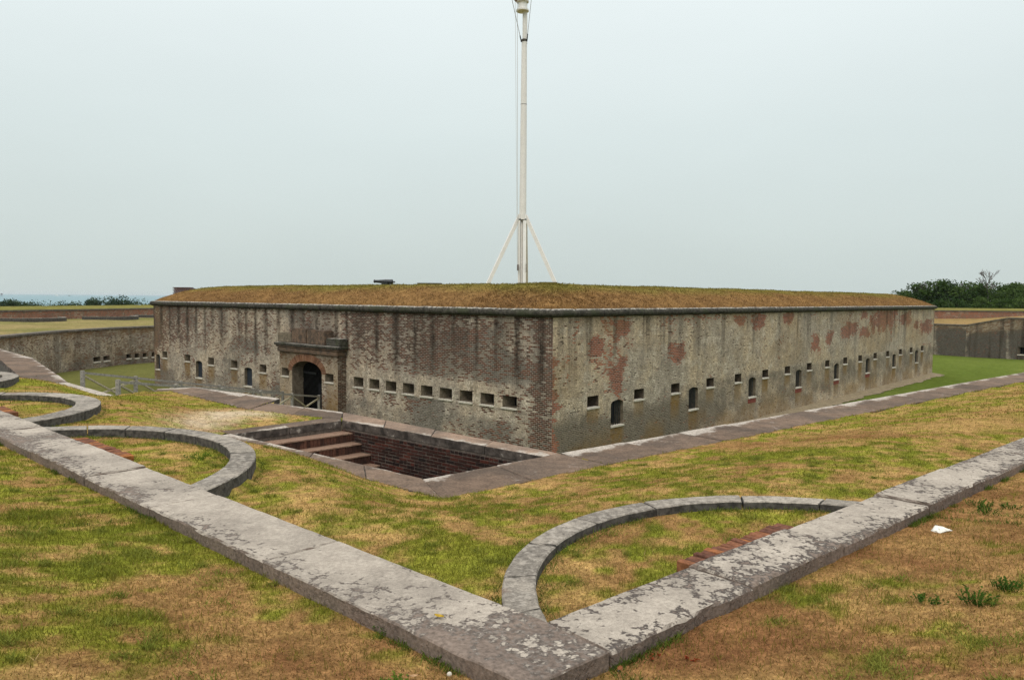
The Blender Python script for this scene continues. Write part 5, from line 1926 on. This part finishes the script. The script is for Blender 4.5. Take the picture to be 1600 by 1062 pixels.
protos = [tree_proto(s, 10.5, w, 52, 5200, 0.36, 2.0, M_leaf) for s, w in ((3, 8.0), (8, 7.0), (21, 9.0), (33, 7.6))]


def plant(name, label, cat, x, y, z, pr, sc=1.0, rz=0.0, group=None):
    o = thing(name, label, cat, (x, y, z), rz, group)
    o.scale = (sc, sc, sc) if not isinstance(sc, tuple) else sc
    link("trunk", pr[0], o)
    link("crown", pr[1], o)
    return o


GRW = "evergreen trees of the wood on the right"
wood = [  # x, y, height scale, variant, label
    (66.8, 128, 0.80, 1, "lowest evergreen at the left end of the wood, sloping down to the fort roof"),
    (70.0, 131, 0.93, 0, "rounded dark evergreen under the two small bare snags at the wood's left end"),
    (73.2, 129, 0.99, 2, "tallest rounded evergreen of the wood, second hump from the fort"),
    (76.6, 132, 0.96, 3, "dark evergreen in the middle hump of the wood"),
    (79.4, 129, 0.94, 1, "evergreen directly left of the tall bare tree"),
    (82.6, 131, 0.95, 0, "evergreen directly right of the tall bare tree"),
    (85.6, 129, 0.94, 2, "lighter green evergreen near the right edge of the photo"),
    (89.0, 131, 1.0, 3, "evergreen cut by the right edge of the photo"),
    (92.5, 130, 1.0, 1, "evergreen just outside the right edge, behind the brick parapet"),
    (69.0, 122, 0.62, 2, "low bushy evergreen at the foot of the wood, nearest the fort"),
    (72.2, 123, 0.64, 3, "low bushy evergreen in front of the tallest hump of the wood"),
    (75.4, 122, 0.66, 0, "low bushy evergreen in front of the wood's middle hump"),
    (78.6, 123, 0.64, 1, "low bushy evergreen in front of the bare tree"),
    (81.8, 122, 0.66, 2, "low bushy evergreen right of the bare tree's foot"),
    (85.0, 123, 0.66, 3, "low bushy evergreen at the right edge of the wood's front row"),
    (64.8, 124, 0.50, 0, "dark low evergreen half hidden by the fort's right end"),
    (88.0, 122, 0.66, 1, "low bushy evergreen cut by the photo's right edge")]
for i, (x, y, s, v, lab) in enumerate(wood):
    plant("evergreen_tree", lab, "tree", x, y, -4.4, protos[v], (s * random.uniform(1.0, 1.15), s * random.uniform(1.0, 1.15), s * (1.10 if i < 9 else 1.2)), i * 1.3, GRW)


def snag(label, x, y, z, H, seed, spread=0.35, depth=4):
    rr = random.Random(seed)
    o = thing("dead_tree", label, "dead tree", (x, y, z), 0, "bare dead trees above the wood")
    tr, tw = MB(), MB()

    def grow(p, d, L, r, lev, mb):
        q = p + d * L
        mb.tube([p, (p + q) / 2 + Vector((rr.uniform(-1, 1), rr.uniform(-1, 1), 0)) * L * 0.05, q], [r, r * 0.8, r * 0.6], 5, False)
        if lev == 0: return
        for k in range(rr.choice((3, 3, 4))):
            nd_ = (d + Vector((rr.uniform(-1, 1), rr.uniform(-1, 1), rr.uniform(-0.2, 0.5))) * (spread + 0.5)).normalized()
            grow(p + d * L * rr.uniform(0.5, 1.0), nd_, L * rr.uniform(0.5, 0.75), max(r * 0.6, 0.018), lev - 1, tw)

    grow(Vector((x, y, z)), Vector((rr.uniform(-0.1, 0.1), 0, 1)).normalized(), H * 0.5, 0.022 * H, depth, tr)
    tr.obj("trunk", M_snag, o)
    tw.obj("branch", M_snag, o)


snag("tall bare reddish dead tree sticking up out of the wood", 80.6, 128, 1.9, 5.6, 4, 0.12, 5)
snag("small flat-topped bare snag at the wood's left end, right one of the pair", 73.0, 130, 2.5, 4.0, 5, 0.5, 4)
snag("small flat-topped bare snag at the wood's left end, left one of the pair", 71.2, 130, 2.5, 4.2, 9, 0.5, 4)
snag("leaning bare snag left of the snag pair", 69.9, 130, 2.0, 3.6, 12, 0.4, 4)
snag("bare forked twig tree farthest left above the fort's right end", 68.4, 130, 1.2, 4.0, 15, 0.4, 3)
snag("tiny bare tuft between the tallest hump and the tall bare tree", 77.3, 130, 3.3, 2.6, 19, 0.5, 4)

bproto = [tree_proto(s, 5.0, w, 36, 3600, 0.26, 0.7, M_leaf2, 0.75) for s, w in ((51, 6.5), (57, 5.0), (63, 8.0))]
GLS = "coast trees beyond the left parapet"
coast = [(-97, 140, 1.2, 0, 1.0, "dark shrub at the photo's left edge beyond the parapet"), (-92.3, 140, 1.2, 1, 1.12, "wind-bent dark tree at the far left, tallest of its clump"),
         (-89.5, 140, 1.0, 0, 0.96, "low shrub right of the wind-bent tree"), (-86.7, 139, 1.0, 2, 1.0, "broad low shrub left of the middle of the coast trees"), (-83.5, 141, 1.05, 0, 0.99, "low rounded shrub in the middle of the coast trees"),
         (-80.3, 140, 1.05, 2, 0.97, "wide flat shrub right of the middle of the coast trees"), (-76.4, 139, 1.0, 1, 1.2, "spiky upright tree, first of the two dark ones near the fort"),
         (-73.2, 141, 1.15, 0, 1.2, "rounded dark tree, second of the two near the fort"), (-69.5, 140, 1.1, 2, 1.08, "pale green rounded bush next to the fort's left end"), (-66.3, 140, 1.0, 0, 0.95, "low bush half hidden by the fort's left end"),
         (-94.8, 146, 1.1, 2, 0.95, "low shrub between the left edge and the wind-bent tree")]
for i, (x, y, s, v, hs, lab) in enumerate(coast):
    plant("coast_tree", lab, "tree", x, y, -3.9, bproto[v], (s * 0.9, s * 0.9, hs * 1.09), i * 1.1, GLS)
plant("coast_tree", "lone small tree top showing above the roof crest right of the flagpole", "tree", 63.8, 150, -3.0, bproto[1], (0.6, 0.6, 1.6), 0.4)

# ================================================================== far out at sea
o = thing("navigation_beacon", "small dark beacon tower standing in the sea at the far left", "beacon", (-2330, 3450, -9))
mb = MB()
for sx_, sy_ in ((-1, -1), (1, -1), (1, 1), (-1, 1)):
    mb.bar((-2330 + sx_ * 3, 3450 + sy_ * 3, -10), (-2330 + sx_ * 1.2, 3450 + sy_ * 1.2, 4), 0.7, 0.7)
mb.obj("tower_frame", M_iron, o)
MB().box(-2333, -2327, 3447, 3453, 0.5, 3.5).obj("daymark", M_iron, o)
for x, y, s, lab in ((-3010, 5000, 1.3, "white boat with a wake far out on the sea"), (-2870, 4900, 0.9, "dark boat right of the white boat on the sea")):
    o = thing("boat", lab, "boat", (x, y, -9), 0, "boats far out on the sea")
    MB().prism([(x - 9 * s, y - 2.5 * s), (x + 6 * s, y - 2.5 * s), (x + 10 * s, y), (x + 6 * s, y + 2.5 * s), (x - 9 * s, y + 2.5 * s)], -9.3, -9 + 2.4 * s).obj("hull", M_whitebr if s > 1 else M_conc, o)
    MB().box(x - 4 * s, x + 2 * s, y - 1.5 * s, y + 1.5 * s, -9 + 2.4 * s, -9 + 5 * s).obj("cabin", M_whitebr if s > 1 else M_conc, o)
    if s > 1:
        MB().prism([(x + 8, y - 3), (x + 38, y - 5), (x + 38, y + 5), (x + 8, y + 3)], -9.2, -8.2).obj("wake", M_whitebr, o)

# ================================================================== grass blades
TANH = 800 / 1180.0


def blades(name, n, sampler, hfun, zone_cfg, seed, normal_tilt=1.0, near=False, colf=None, zf=None, parent=None, off=(0, 0)):
    """one mesh of n grass blades"""
    r = np.random.default_rng(seed)
    x, y = sampler(r, n)
    n = len(x)
    z = zf(x, y) if zf else terrain_z(x, y)
    if colf:
        g = np.full(n, 0.5)
        base = colf(x, y, z)
    else:
        g, b, s_ = turf(x, y)
        base = turf_colour(x, y)
        keep = r.random(n) > s_ * 0.85
        x, y, z, g, base = x[keep], y[keep], z[keep], g[keep], base[keep]
        n = len(x)
        # pure classes per blade give a grain of green, straw and brown
        pk = r.random(n)
        gg = sstep(0.12, 0.88, g[:])
        isg = pk < (0.12 + 0.80 * gg)
        lt = r.random((n, 1))
        green = G_DK * (1 - lt) + G_LT * lt
        dry = STRAW * 1.15 * lt + BROWN * (1 - lt)
        base = np.where(isg[:, None], base * 0.4 + green * 0.6, base * 0.4 + dry * 0.6)
        g = np.where(isg, 0.75, 0.15)
    base = base * (0.55 + 0.9 * r.random((n, 1)))
    h, w = hfun(r, n, x, y, g)
    a = r.random(n) * 2 * np.pi
    tilt = np.clip(np.where(g > 0.5, r.normal(0.65, 0.3, n), r.normal(1.15, 0.28, n)), 0.05, 1.5) * normal_tilt
    dx, dy = np.cos(a) * np.sin(tilt), np.sin(a) * np.sin(tilt)
    dz = np.cos(tilt)
    b2 = r.random(n) * 2 * np.pi
    sxx, syy = np.cos(b2) * w / 2, np.sin(b2) * w / 2
    B = np.stack([x, y, z - 0.004], 1)
    S = np.stack([sxx, syy, np.zeros(n)], 1)
    T = B + np.stack([dx * h, dy * h, dz * h], 1)
    if near:
        Mi = B + np.stack([dx * h * 0.4, dy * h * 0.4, dz * h * 0.62], 1)
        V = np.stack([B - S, B + S, Mi + S * 0.75, Mi - S * 0.75, T], 1).reshape(-1, 3)
        k = np.arange(n)[:, None] * 5
        F = np.concatenate([k + np.array((0, 1, 2)), k + np.array((0, 2, 3)), k + np.array((3, 2, 4))])
        cv = np.repeat(base, 5, axis=0)
    else:
        V = np.stack([B - S, B + S, T], 1).reshape(-1, 3)
        F = np.arange(n * 3).reshape(-1, 3)
        cv = np.repeat(base, 3, axis=0)
    V = V - np.array((off[0], off[1], 0))
    o = link(name, fast_mesh(name, V, F, M_blade, cv, smooth=False), parent)
    o["kind"] = "stuff"
    return o


cmask = [(-5.80, 14.25)]


def clear(x, y):
    dr, dl = side(x, y)
    k = ~(((dr > -0.0) & (dr < WR + 0.0) & (dl < WL)) | ((dl > 0) & (dl < WL) & (dr < WR)))
    for (c, ri, ro, zt) in CURBS:
        rr = np.hypot(x - c[0], y - c[1])
        k &= ~((rr > ri - 0.01) & (rr < ro + 0.01) & (dr < 0.05) & (dl < 0.05))
    k &= ~inpoly(x, y, DITCH) & (dpoly(x, y, PIT) > 0.2) & ~inpoly(x, y, SUNK)
    k &= (x < -6) | (y > 25) | (dpoly(x, y, DITCH) > 0.35)
    for p in PATH_POLYS:
        jit = 0.05
        k &= ~(inpoly(x, y, p) & (dpoly_edge(x, y, p) > 0.05 * vnoise(x * 6, y * 6, 5)))
    k &= keep_land(x, y)
    for s0, s1, d, n in ((1.72, 3.4, dR, nR), (7.2, 9.1, dL, nL), (12.35, 13.3, dL, nL)):
        al = (x - P0[0]) * d[0] + (y - P0[1]) * d[1]
        ac = (x - P0[0]) * n[0] + (y - P0[1]) * n[1]
        k &= ~((al > s0) & (al < s1) & (ac > -0.31) & (ac < 0.01))
    return k


def dpoly_edge(x, y, poly):
    d = np.full(np.shape(x), 1e9)
    for i in range(len(poly)): d = np.minimum(d, dseg(x, y, poly[i], poly[(i + 1) % len(poly)]))
    return d


def sampler(y0, y1, pw):
    """points in front of the camera between two depths, denser near; a margin at the sides"""
    def f(r, n):
        q = r.random(n)
        y = (y0 ** pw + q * (y1 ** pw - y0 ** pw)) ** (1 / pw)
        x = (r.random(n) * 2 - 1) * (TANH * y * 1.12 + 0.6)
        k = clear(x, y)
        return x[k], y[k]
    return f


def h_near(r, n, x, y, g):
    tuft = sstep(0.5, 0.72, fbm(x * 2.2, y * 2.2, 91))
    h = (0.022 + 0.022 * r.random(n)) * np.where(g > 0.5, 1.0 + 0.7 * tuft, 0.95)
    return h, 0.0032 + 0.0025 * r.random(n)


def h_mid(r, n, x, y, g):
    tuft = sstep(0.5, 0.72, fbm(x * 1.6, y * 1.6, 91))
    h = (0.022 + 0.024 * r.random(n)) * np.where(g > 0.5, 1.0 + 0.6 * tuft, 0.9)
    return h, 0.006 + 0.005 * r.random(n)


def h_far(r, n, x, y, g):
    return 0.03 + 0.03 * r.random(n), 0.013 + 0.012 * r.random(n)


blades("turf_grass", 210000, sampler(2.9, 7.0, 1.1), h_near, None, 1, near=True)
blades("turf_grass", 220000, sampler(7.0, 14.5, 0.8), h_mid, None, 2)
blades("turf_grass", 150000, sampler(14.5, 40, 0.5), h_far, None, 3)


# long tufts against the foot of the coping and the curbs
def edge_sampler(r, n):
    xs, ys = [], []
    for d, nn_, wd, L, q in ((dR, nR, WR, 9, 0.5), (dL, nL, WL, 12, 0.5)):
        m = int(n * q * 0.55)
        s = r.random(m) * L
        o_ = wd + np.abs(r.normal(0, 0.035, m)) + 0.0
        k = fbm(s * 1.7, s * 0 + wd, 7) > 0.58
        o_ = np.where(r.random(m) < 0.4, -0.012 - np.abs(r.normal(0, 0.05, m)), o_)
        xs.append((P0[0] + d[0] * s + nn_[0] * o_)[k])
        ys.append((P0[1] + d[1] * s + nn_[1] * o_)[k])
    for (c, ri, ro, zt) in CURBS[:3]:
        for rad, sg in ((ri, -1), (ro, 1)):
            m = int(n * 0.09)
            a = r.random(m) * 2 * np.pi
            q = rad + sg * (0.015 + np.abs(r.normal(0, 0.05, m)))
            xs.append(c[0] + q * np.cos(a))
            ys.append(c[1] + q * np.sin(a))
            kk = fbm(a * 3, a * 0 + rad, 4) > 0.42
            xs[-1], ys[-1] = xs[-1][kk], ys[-1][kk]
    x, y = np.concatenate(xs), np.concatenate(ys)
    k = clear(x, y)
    return x[k], y[k]


def edge_col(x, y, z):
    lt = fbm(x * 5, y * 5, 8)[:, None]
    return np.array((0.05, 0.085, 0.014)) * (1 - lt) + np.array((0.12, 0.16, 0.028)) * lt


blades("edge_grass", 34000, edge_sampler, lambda r, n, x, y, g: (0.03 + 0.055 * r.random(n), 0.004 + 0.003 * r.random(n)), None, 5, near=True, colf=edge_col, normal_tilt=0.8)


# grass on the earth roof's outer slopes
def roof_sampler(r, n):
    q = r.random(n)
    rt = r.random(n) < 0.58
    s = np.where(rt, r.random(n) ** 1.25 * LEN_R, r.random(n) * LEN_L)
    dist = 0.02 + 4.4 * q ** 1.1
    dd = np.where(rt[:, None], FR, FL)
    inn2 = np.where(rt[:, None], INR, INL)
    p = FC + dd * s[:, None] + inn2 * dist[:, None]
    # inside both edges
    k = ((p - FC) @ INR > 0.0) & ((p - FC) @ INL > 0.0)
    return p[k, 0], p[k, 1]


def roof_zf(x, y):
    p = np.stack([x, y], 1) - FC
    dist = np.minimum(p @ INR, p @ INL)
    # distance from the two end edges as well
    for i in (1, 3):
        a, b = np.array(FORT[i]), np.array(FORT[(i + 1) % 5])
        d = (b - a) / np.hypot(*(b - a))
        n_ = np.array((-d[1], d[0]))
        if (np.array(FORT[0]) - a) @ n_ < 0: n_ = -n_
        dist = np.minimum(dist, (np.stack([x, y], 1) - a) @ n_)
    z = roof_z(np.clip(dist, 0, 16))
    w = np.array([0.05 * mnoise.noise((a * 0.35, b * 0.35, 3)) + 0.05 * mnoise.noise((a * 1.3, b * 1.3, 3)) + 0.03 * mnoise.noise((a * 4, b * 4, 3)) for a, b in zip(x, y)]) * np.minimum(1, np.clip((z - 2.2) * 2.5, 0, 1))
    return np.where(dist > 0, z + w, -50)


gobj = blades("roof_grass", 90000, roof_sampler, lambda r, n, x, y, g: (0.05 + 0.07 * r.random(n), 0.022 + 0.02 * r.random(n)), None, 8, colf=roof_colour, zf=roof_zf, parent=fort, off=(FC[0], FC[1]), normal_tilt=1.0)


def rim_sampler(r, n):
    rt = r.random(n) < 0.58
    s = np.where(rt, r.random(n) ** 1.2 * LEN_R, r.random(n) * LEN_L)
    k = fbm(s * 1.3, rt * 9.0, 3) > 0.40
    dist = np.abs(r.normal(0, 0.05, n)) - 0.02
    p = FC + np.where(rt[:, None], FR, FL) * s[:, None] + np.where(rt[:, None], INR, INL) * dist[:, None]
    return p[k, 0], p[k, 1]


blades("roof_grass", 16000, rim_sampler, lambda r, n, x, y, g: (0.09 + 0.14 * r.random(n), 0.02 + 0.014 * r.random(n)), None, 9,
       colf=lambda x, y, z: roof_colour(x, y, z) * 0.8, zf=lambda x, y: 2.29 + 0 * x, parent=fort, off=(FC[0], FC[1]), normal_tilt=1.3)


# taller tufts and long dry stems scattered over the near turf
def tuft_sampler(r, n):
    m = n // 45
    yc = (3.2 ** 0.7 + r.random(m) * (12 ** 0.7 - 3.2 ** 0.7)) ** (1 / 0.7)
    xc = (r.random(m) * 2 - 1) * (TANH * yc * 1.1 + 0.5)
    g, b, s_ = turf(xc, yc)
    k = r.random(m) < np.clip(g * 1.3, 0.08, 1)
    xc, yc = xc[k], yc[k]
    rad = 0.02 + 0.06 * r.random(len(xc))
    i = r.integers(0, len(xc), n)
    x = xc[i] + r.normal(0, 1, n) * rad[i]
    y = yc[i] + r.normal(0, 1, n) * rad[i]
    k = clear(x, y)
    return x[k], y[k]


def tuft_col(x, y, z):
    lt = fbm(x * 3, y * 3, 18)[:, None]
    return np.array((0.11, 0.14, 0.022)) * (1 - lt) + np.array((0.24, 0.24, 0.05)) * lt


blades("tall_grass", 42000, tuft_sampler, lambda r, n, x, y, g: (0.03 + 0.05 * r.random(n), 0.004 + 0.003 * r.random(n)), None, 15, near=True, colf=tuft_col, normal_tilt=0.85)


def straw_col(x, y, z):
    lt = vnoise(x * 37, y * 37, 8)[:, None]
    return np.array((0.20, 0.115, 0.05)) * (1 - lt) + np.array((0.46, 0.33, 0.15)) * lt


blades("dry_grass", 52000, sampler(2.9, 9.0, 0.9), lambda r, n, x, y, g: (0.04 + 0.07 * r.random(n) ** 2, 0.003 + 0.002 * r.random(n)), None, 16, near=True, colf=straw_col, normal_tilt=2.1)


# ================================================================== weeds, leaves, litter
def weed(label, x, y, n, H, spread, seed, col=((0.03, 0.065, 0.012), (0.07, 0.125, 0.02)), red=False, name="weed", cat="weed"):
    rr = random.Random(seed)
    n, H, spread = int(n * 0.55), H * 0.72, spread * 0.8
    z = float(terrain_z(np.array([x]), np.array([y]))[0])
    o = thing(name, label, cat, (x, y, z))
    V, F, cv = [], [], []
    for k in range(n):
        a = rr.uniform(0, 6.28)
        r0 = spread * rr.random() ** 0.7
        b = Vector((x + r0 * math.cos(a), y + r0 * math.sin(a), z))
        d = Vector((math.cos(a) * rr.uniform(0.1, 0.9), math.sin(a) * rr.uniform(0.1, 0.9), 1)).normalized()
        L = H * rr.uniform(0.45, 1.0)
        s = d.cross(Vector((0, 0, 1)))
        s = s.normalized() if s.length > 0.01 else Vector((1, 0, 0))
        w = 0.0045
        t_ = rr.random()
        c = [col[0][i] * (1 - t_) + col[1][i] * t_ for i in range(3)]
        base = len(V)
        V += [b - s * w, b + s * w, b + d * L * 0.55 + s * w * 1.2, b + d * L * 0.55 - s * w * 1.2, b + d * L + Vector((d.x, d.y, -0.25)) * L * 0.3]
        F += [(base, base + 1, base + 2, base + 3), (base + 3, base + 2, base + 4)]
        cv += [c] * 5
        for q in range(4):
            p = b + d * L * rr.uniform(0.3, 1.0)
            e1 = Vector((rr.uniform(-1, 1), rr.uniform(-1, 1), rr.uniform(-0.1, 0.7))).normalized() * rr.uniform(0.010, 0.026)
            e2 = e1.cross(Vector((rr.uniform(-1, 1), rr.uniform(-1, 1), 1))).normalized() * e1.length * 0.35
            base = len(V)
            V += [p, p + e1 * 0.5 + e2, p + e1, p + e1 * 0.5 - e2]
            F.append((base, base + 1, base + 2, base + 3))
            cv += [c] * 4
    M_ = frame(o).inverted()
    me = mesh("leaves", [M_ @ Vector(v) for v in V], F, M_blade, cols={"col": [(c[0], c[1], c[2], 1) for c in cv]})
    l_ = link("leaves", me, o)
    l_["kind"] = "stuff"
    return o


GW = "green weeds in the dry grass"
weed("largest dark green weed clump in dry grass at lower right", 3.02, 4.78, 90, 0.13, 0.13, 1)
weed("green weed clump at the right edge, behind the largest clump", 3.34, 4.98, 70, 0.12, 0.11, 2)
weed("low spreading weed left of the largest weed clump", 2.78, 4.9, 60, 0.06, 0.12, 3)
weed("rear weed of the small group right of the white scrap", 4.82, 7.66, 60, 0.10, 0.15, 4)
weed("front weed of the small group right of the white scrap", 4.72, 7.38, 60, 0.10, 0.15, 5)
weed("low weed beside the two weeds right of the white scrap", 5.0, 7.45, 50, 0.08, 0.14, 6)
weed("bright green grass tuft by the orange leaf at the coping's foot", -0.80, 4.66, 26, 0.11, 0.05, 7)
weed("green grass tuft at the coping's foot left of the corner", -0.38, 4.28, 26, 0.10, 0.05, 8)
weed("fresh green tuft at the bottom edge left of the coping corner", -0.62, 3.95, 60, 0.07, 0.10, 9, ((0.06, 0.11, 0.016), (0.14, 0.19, 0.03)))
weed("small red-leaved weed near the coping corner, left of two", 0.85, 4.32, 8, 0.045, 0.04, 10, ((0.16, 0.03, 0.015), (0.24, 0.06, 0.025)))
weed("small red-leaved weed near the coping corner, right of two", 1.06, 4.28, 9, 0.045, 0.04, 11, ((0.18, 0.025, 0.012), (0.26, 0.05, 0.02)))
weed("bright green tuft inside the stairwell arc at its right end", -4.15, 9.95, 80, 0.10, 0.28, 12, ((0.05, 0.11, 0.014), (0.10, 0.17, 0.02)))


def dead_leaf(label, x, y, z, L, col, rz):
    o = thing("fallen_leaf", label, "leaf", (x, y, z), rz)
    V, F = [], []
    for i in range(7):
        s = i / 6
        w = 0.42 * L * math.sin(math.pi * min(0.98, s * 0.95 + 0.02)) ** 0.8
        for t_ in (-1, -0.4, 0.4, 1):
            V.append(((s - 0.5) * L, t_ * w * 0.6, 0.012 + 0.25 * L * (t_ * t_ * 0.35 + (s - 0.5) ** 2 * 0.8)))
    for i in range(6):
        for j in range(3):
            a = i * 4 + j
            F.append((a, a + 4, a + 5, a + 1))
    link("blade", mesh("blade", V, F, mat_simple("leaf " + label[:12], col, 0.25, 40)), o)
    MB().tube([(-0.5 * L, 0, 0.02), (-0.72 * L, 0.03 * L, 0.015)], [0.003, 0.002], 5)
    mbs = MB().tube([(-0.5 * L, 0, 0.02), (-0.72 * L, 0.03 * L, 0.015)], [0.003, 0.002], 5)
    link("stem", mesh("stem", mbs.V, mbs.F, M_bark), o)


dead_leaf("curled orange-red dead leaf at the foot of the coping", -0.89, 4.80, 0.60, 0.10, (0.33, 0.085, 0.03), 0.4)
dead_leaf("yellow fallen leaf lying on the coping stone", -0.44, 4.60, COP_Z + 0.004, 0.075, (0.40, 0.26, 0.03), 2.6)
dead_leaf("brown fallen leaf in dry grass below the coping corner", 0.62, 4.12, 0.62, 0.06, (0.22, 0.08, 0.03), 1.2)
dead_leaf("pale tan leaf in dry grass left of the coping corner", -0.52, 4.0, 0.63, 0.05, (0.42, 0.26, 0.14), 0.2)

# white scrap
o = thing("paper_scrap", "curved white scrap lying in the dry grass at right", "scrap", (3.94, 6.78, 0.60), 0.35)
V, F = [], []
for i in range(9):
    for j in range(5):
        s, t_ = i / 8, j / 4
        V.append(((s - 0.5) * 0.19, (t_ - 0.5) * 0.12 * (1 - 0.6 * abs(s - 0.4)), 0.01 + 0.035 * math.sin(math.pi * s) * (0.6 + 0.4 * t_) + 0.01 * mnoise.noise((s * 4, t_ * 4, 1))))
for i in range(8):
    for j in range(4):
        a = i * 5 + j
        F.append((a, a + 5, a + 6, a + 1))
sh = link("sheet", mesh("sheet", V, F, M_shell, smooth=True), o)
md = sh.modifiers.new("thickness", 'SOLIDIFY')
md.thickness = 0.008
o = thing("pebble", "small pale round pebble in dry grass at the bottom edge", "pebble", (-0.33, 4.05, 0.63))
bm = bmesh.new()
bmesh.ops.create_icosphere(bm, subdivisions=2, radius=0.013)
for v in bm.verts: v.co += Vector((mnoise.noise(v.co * 60), mnoise.noise(v.co * 60 + Vector((5, 0, 0))), 0)) * 0.004
me = bpy.data.meshes.new("stone")
bm.to_mesh(me)
bm.free()
me.materials.append(M_sill)
link("stone", me, o)

# ================================================================== sea air
m, t, out = newmat("sea haze")
pv = nd(t, "ShaderNodeVolumePrincipled", {"Color": (0.86, 0.93, 0.96, 1), "Density": 0.00006, "Anisotropy": 0.2})
t.links.new(pv.outputs[0], out.inputs["Volume"])
hz = MB().box(-30500, 30500, -30500, 30500, -11, 27).obj("haze", m)
hz["kind"] = "stuff"
hz.display_type = 'WIRE'
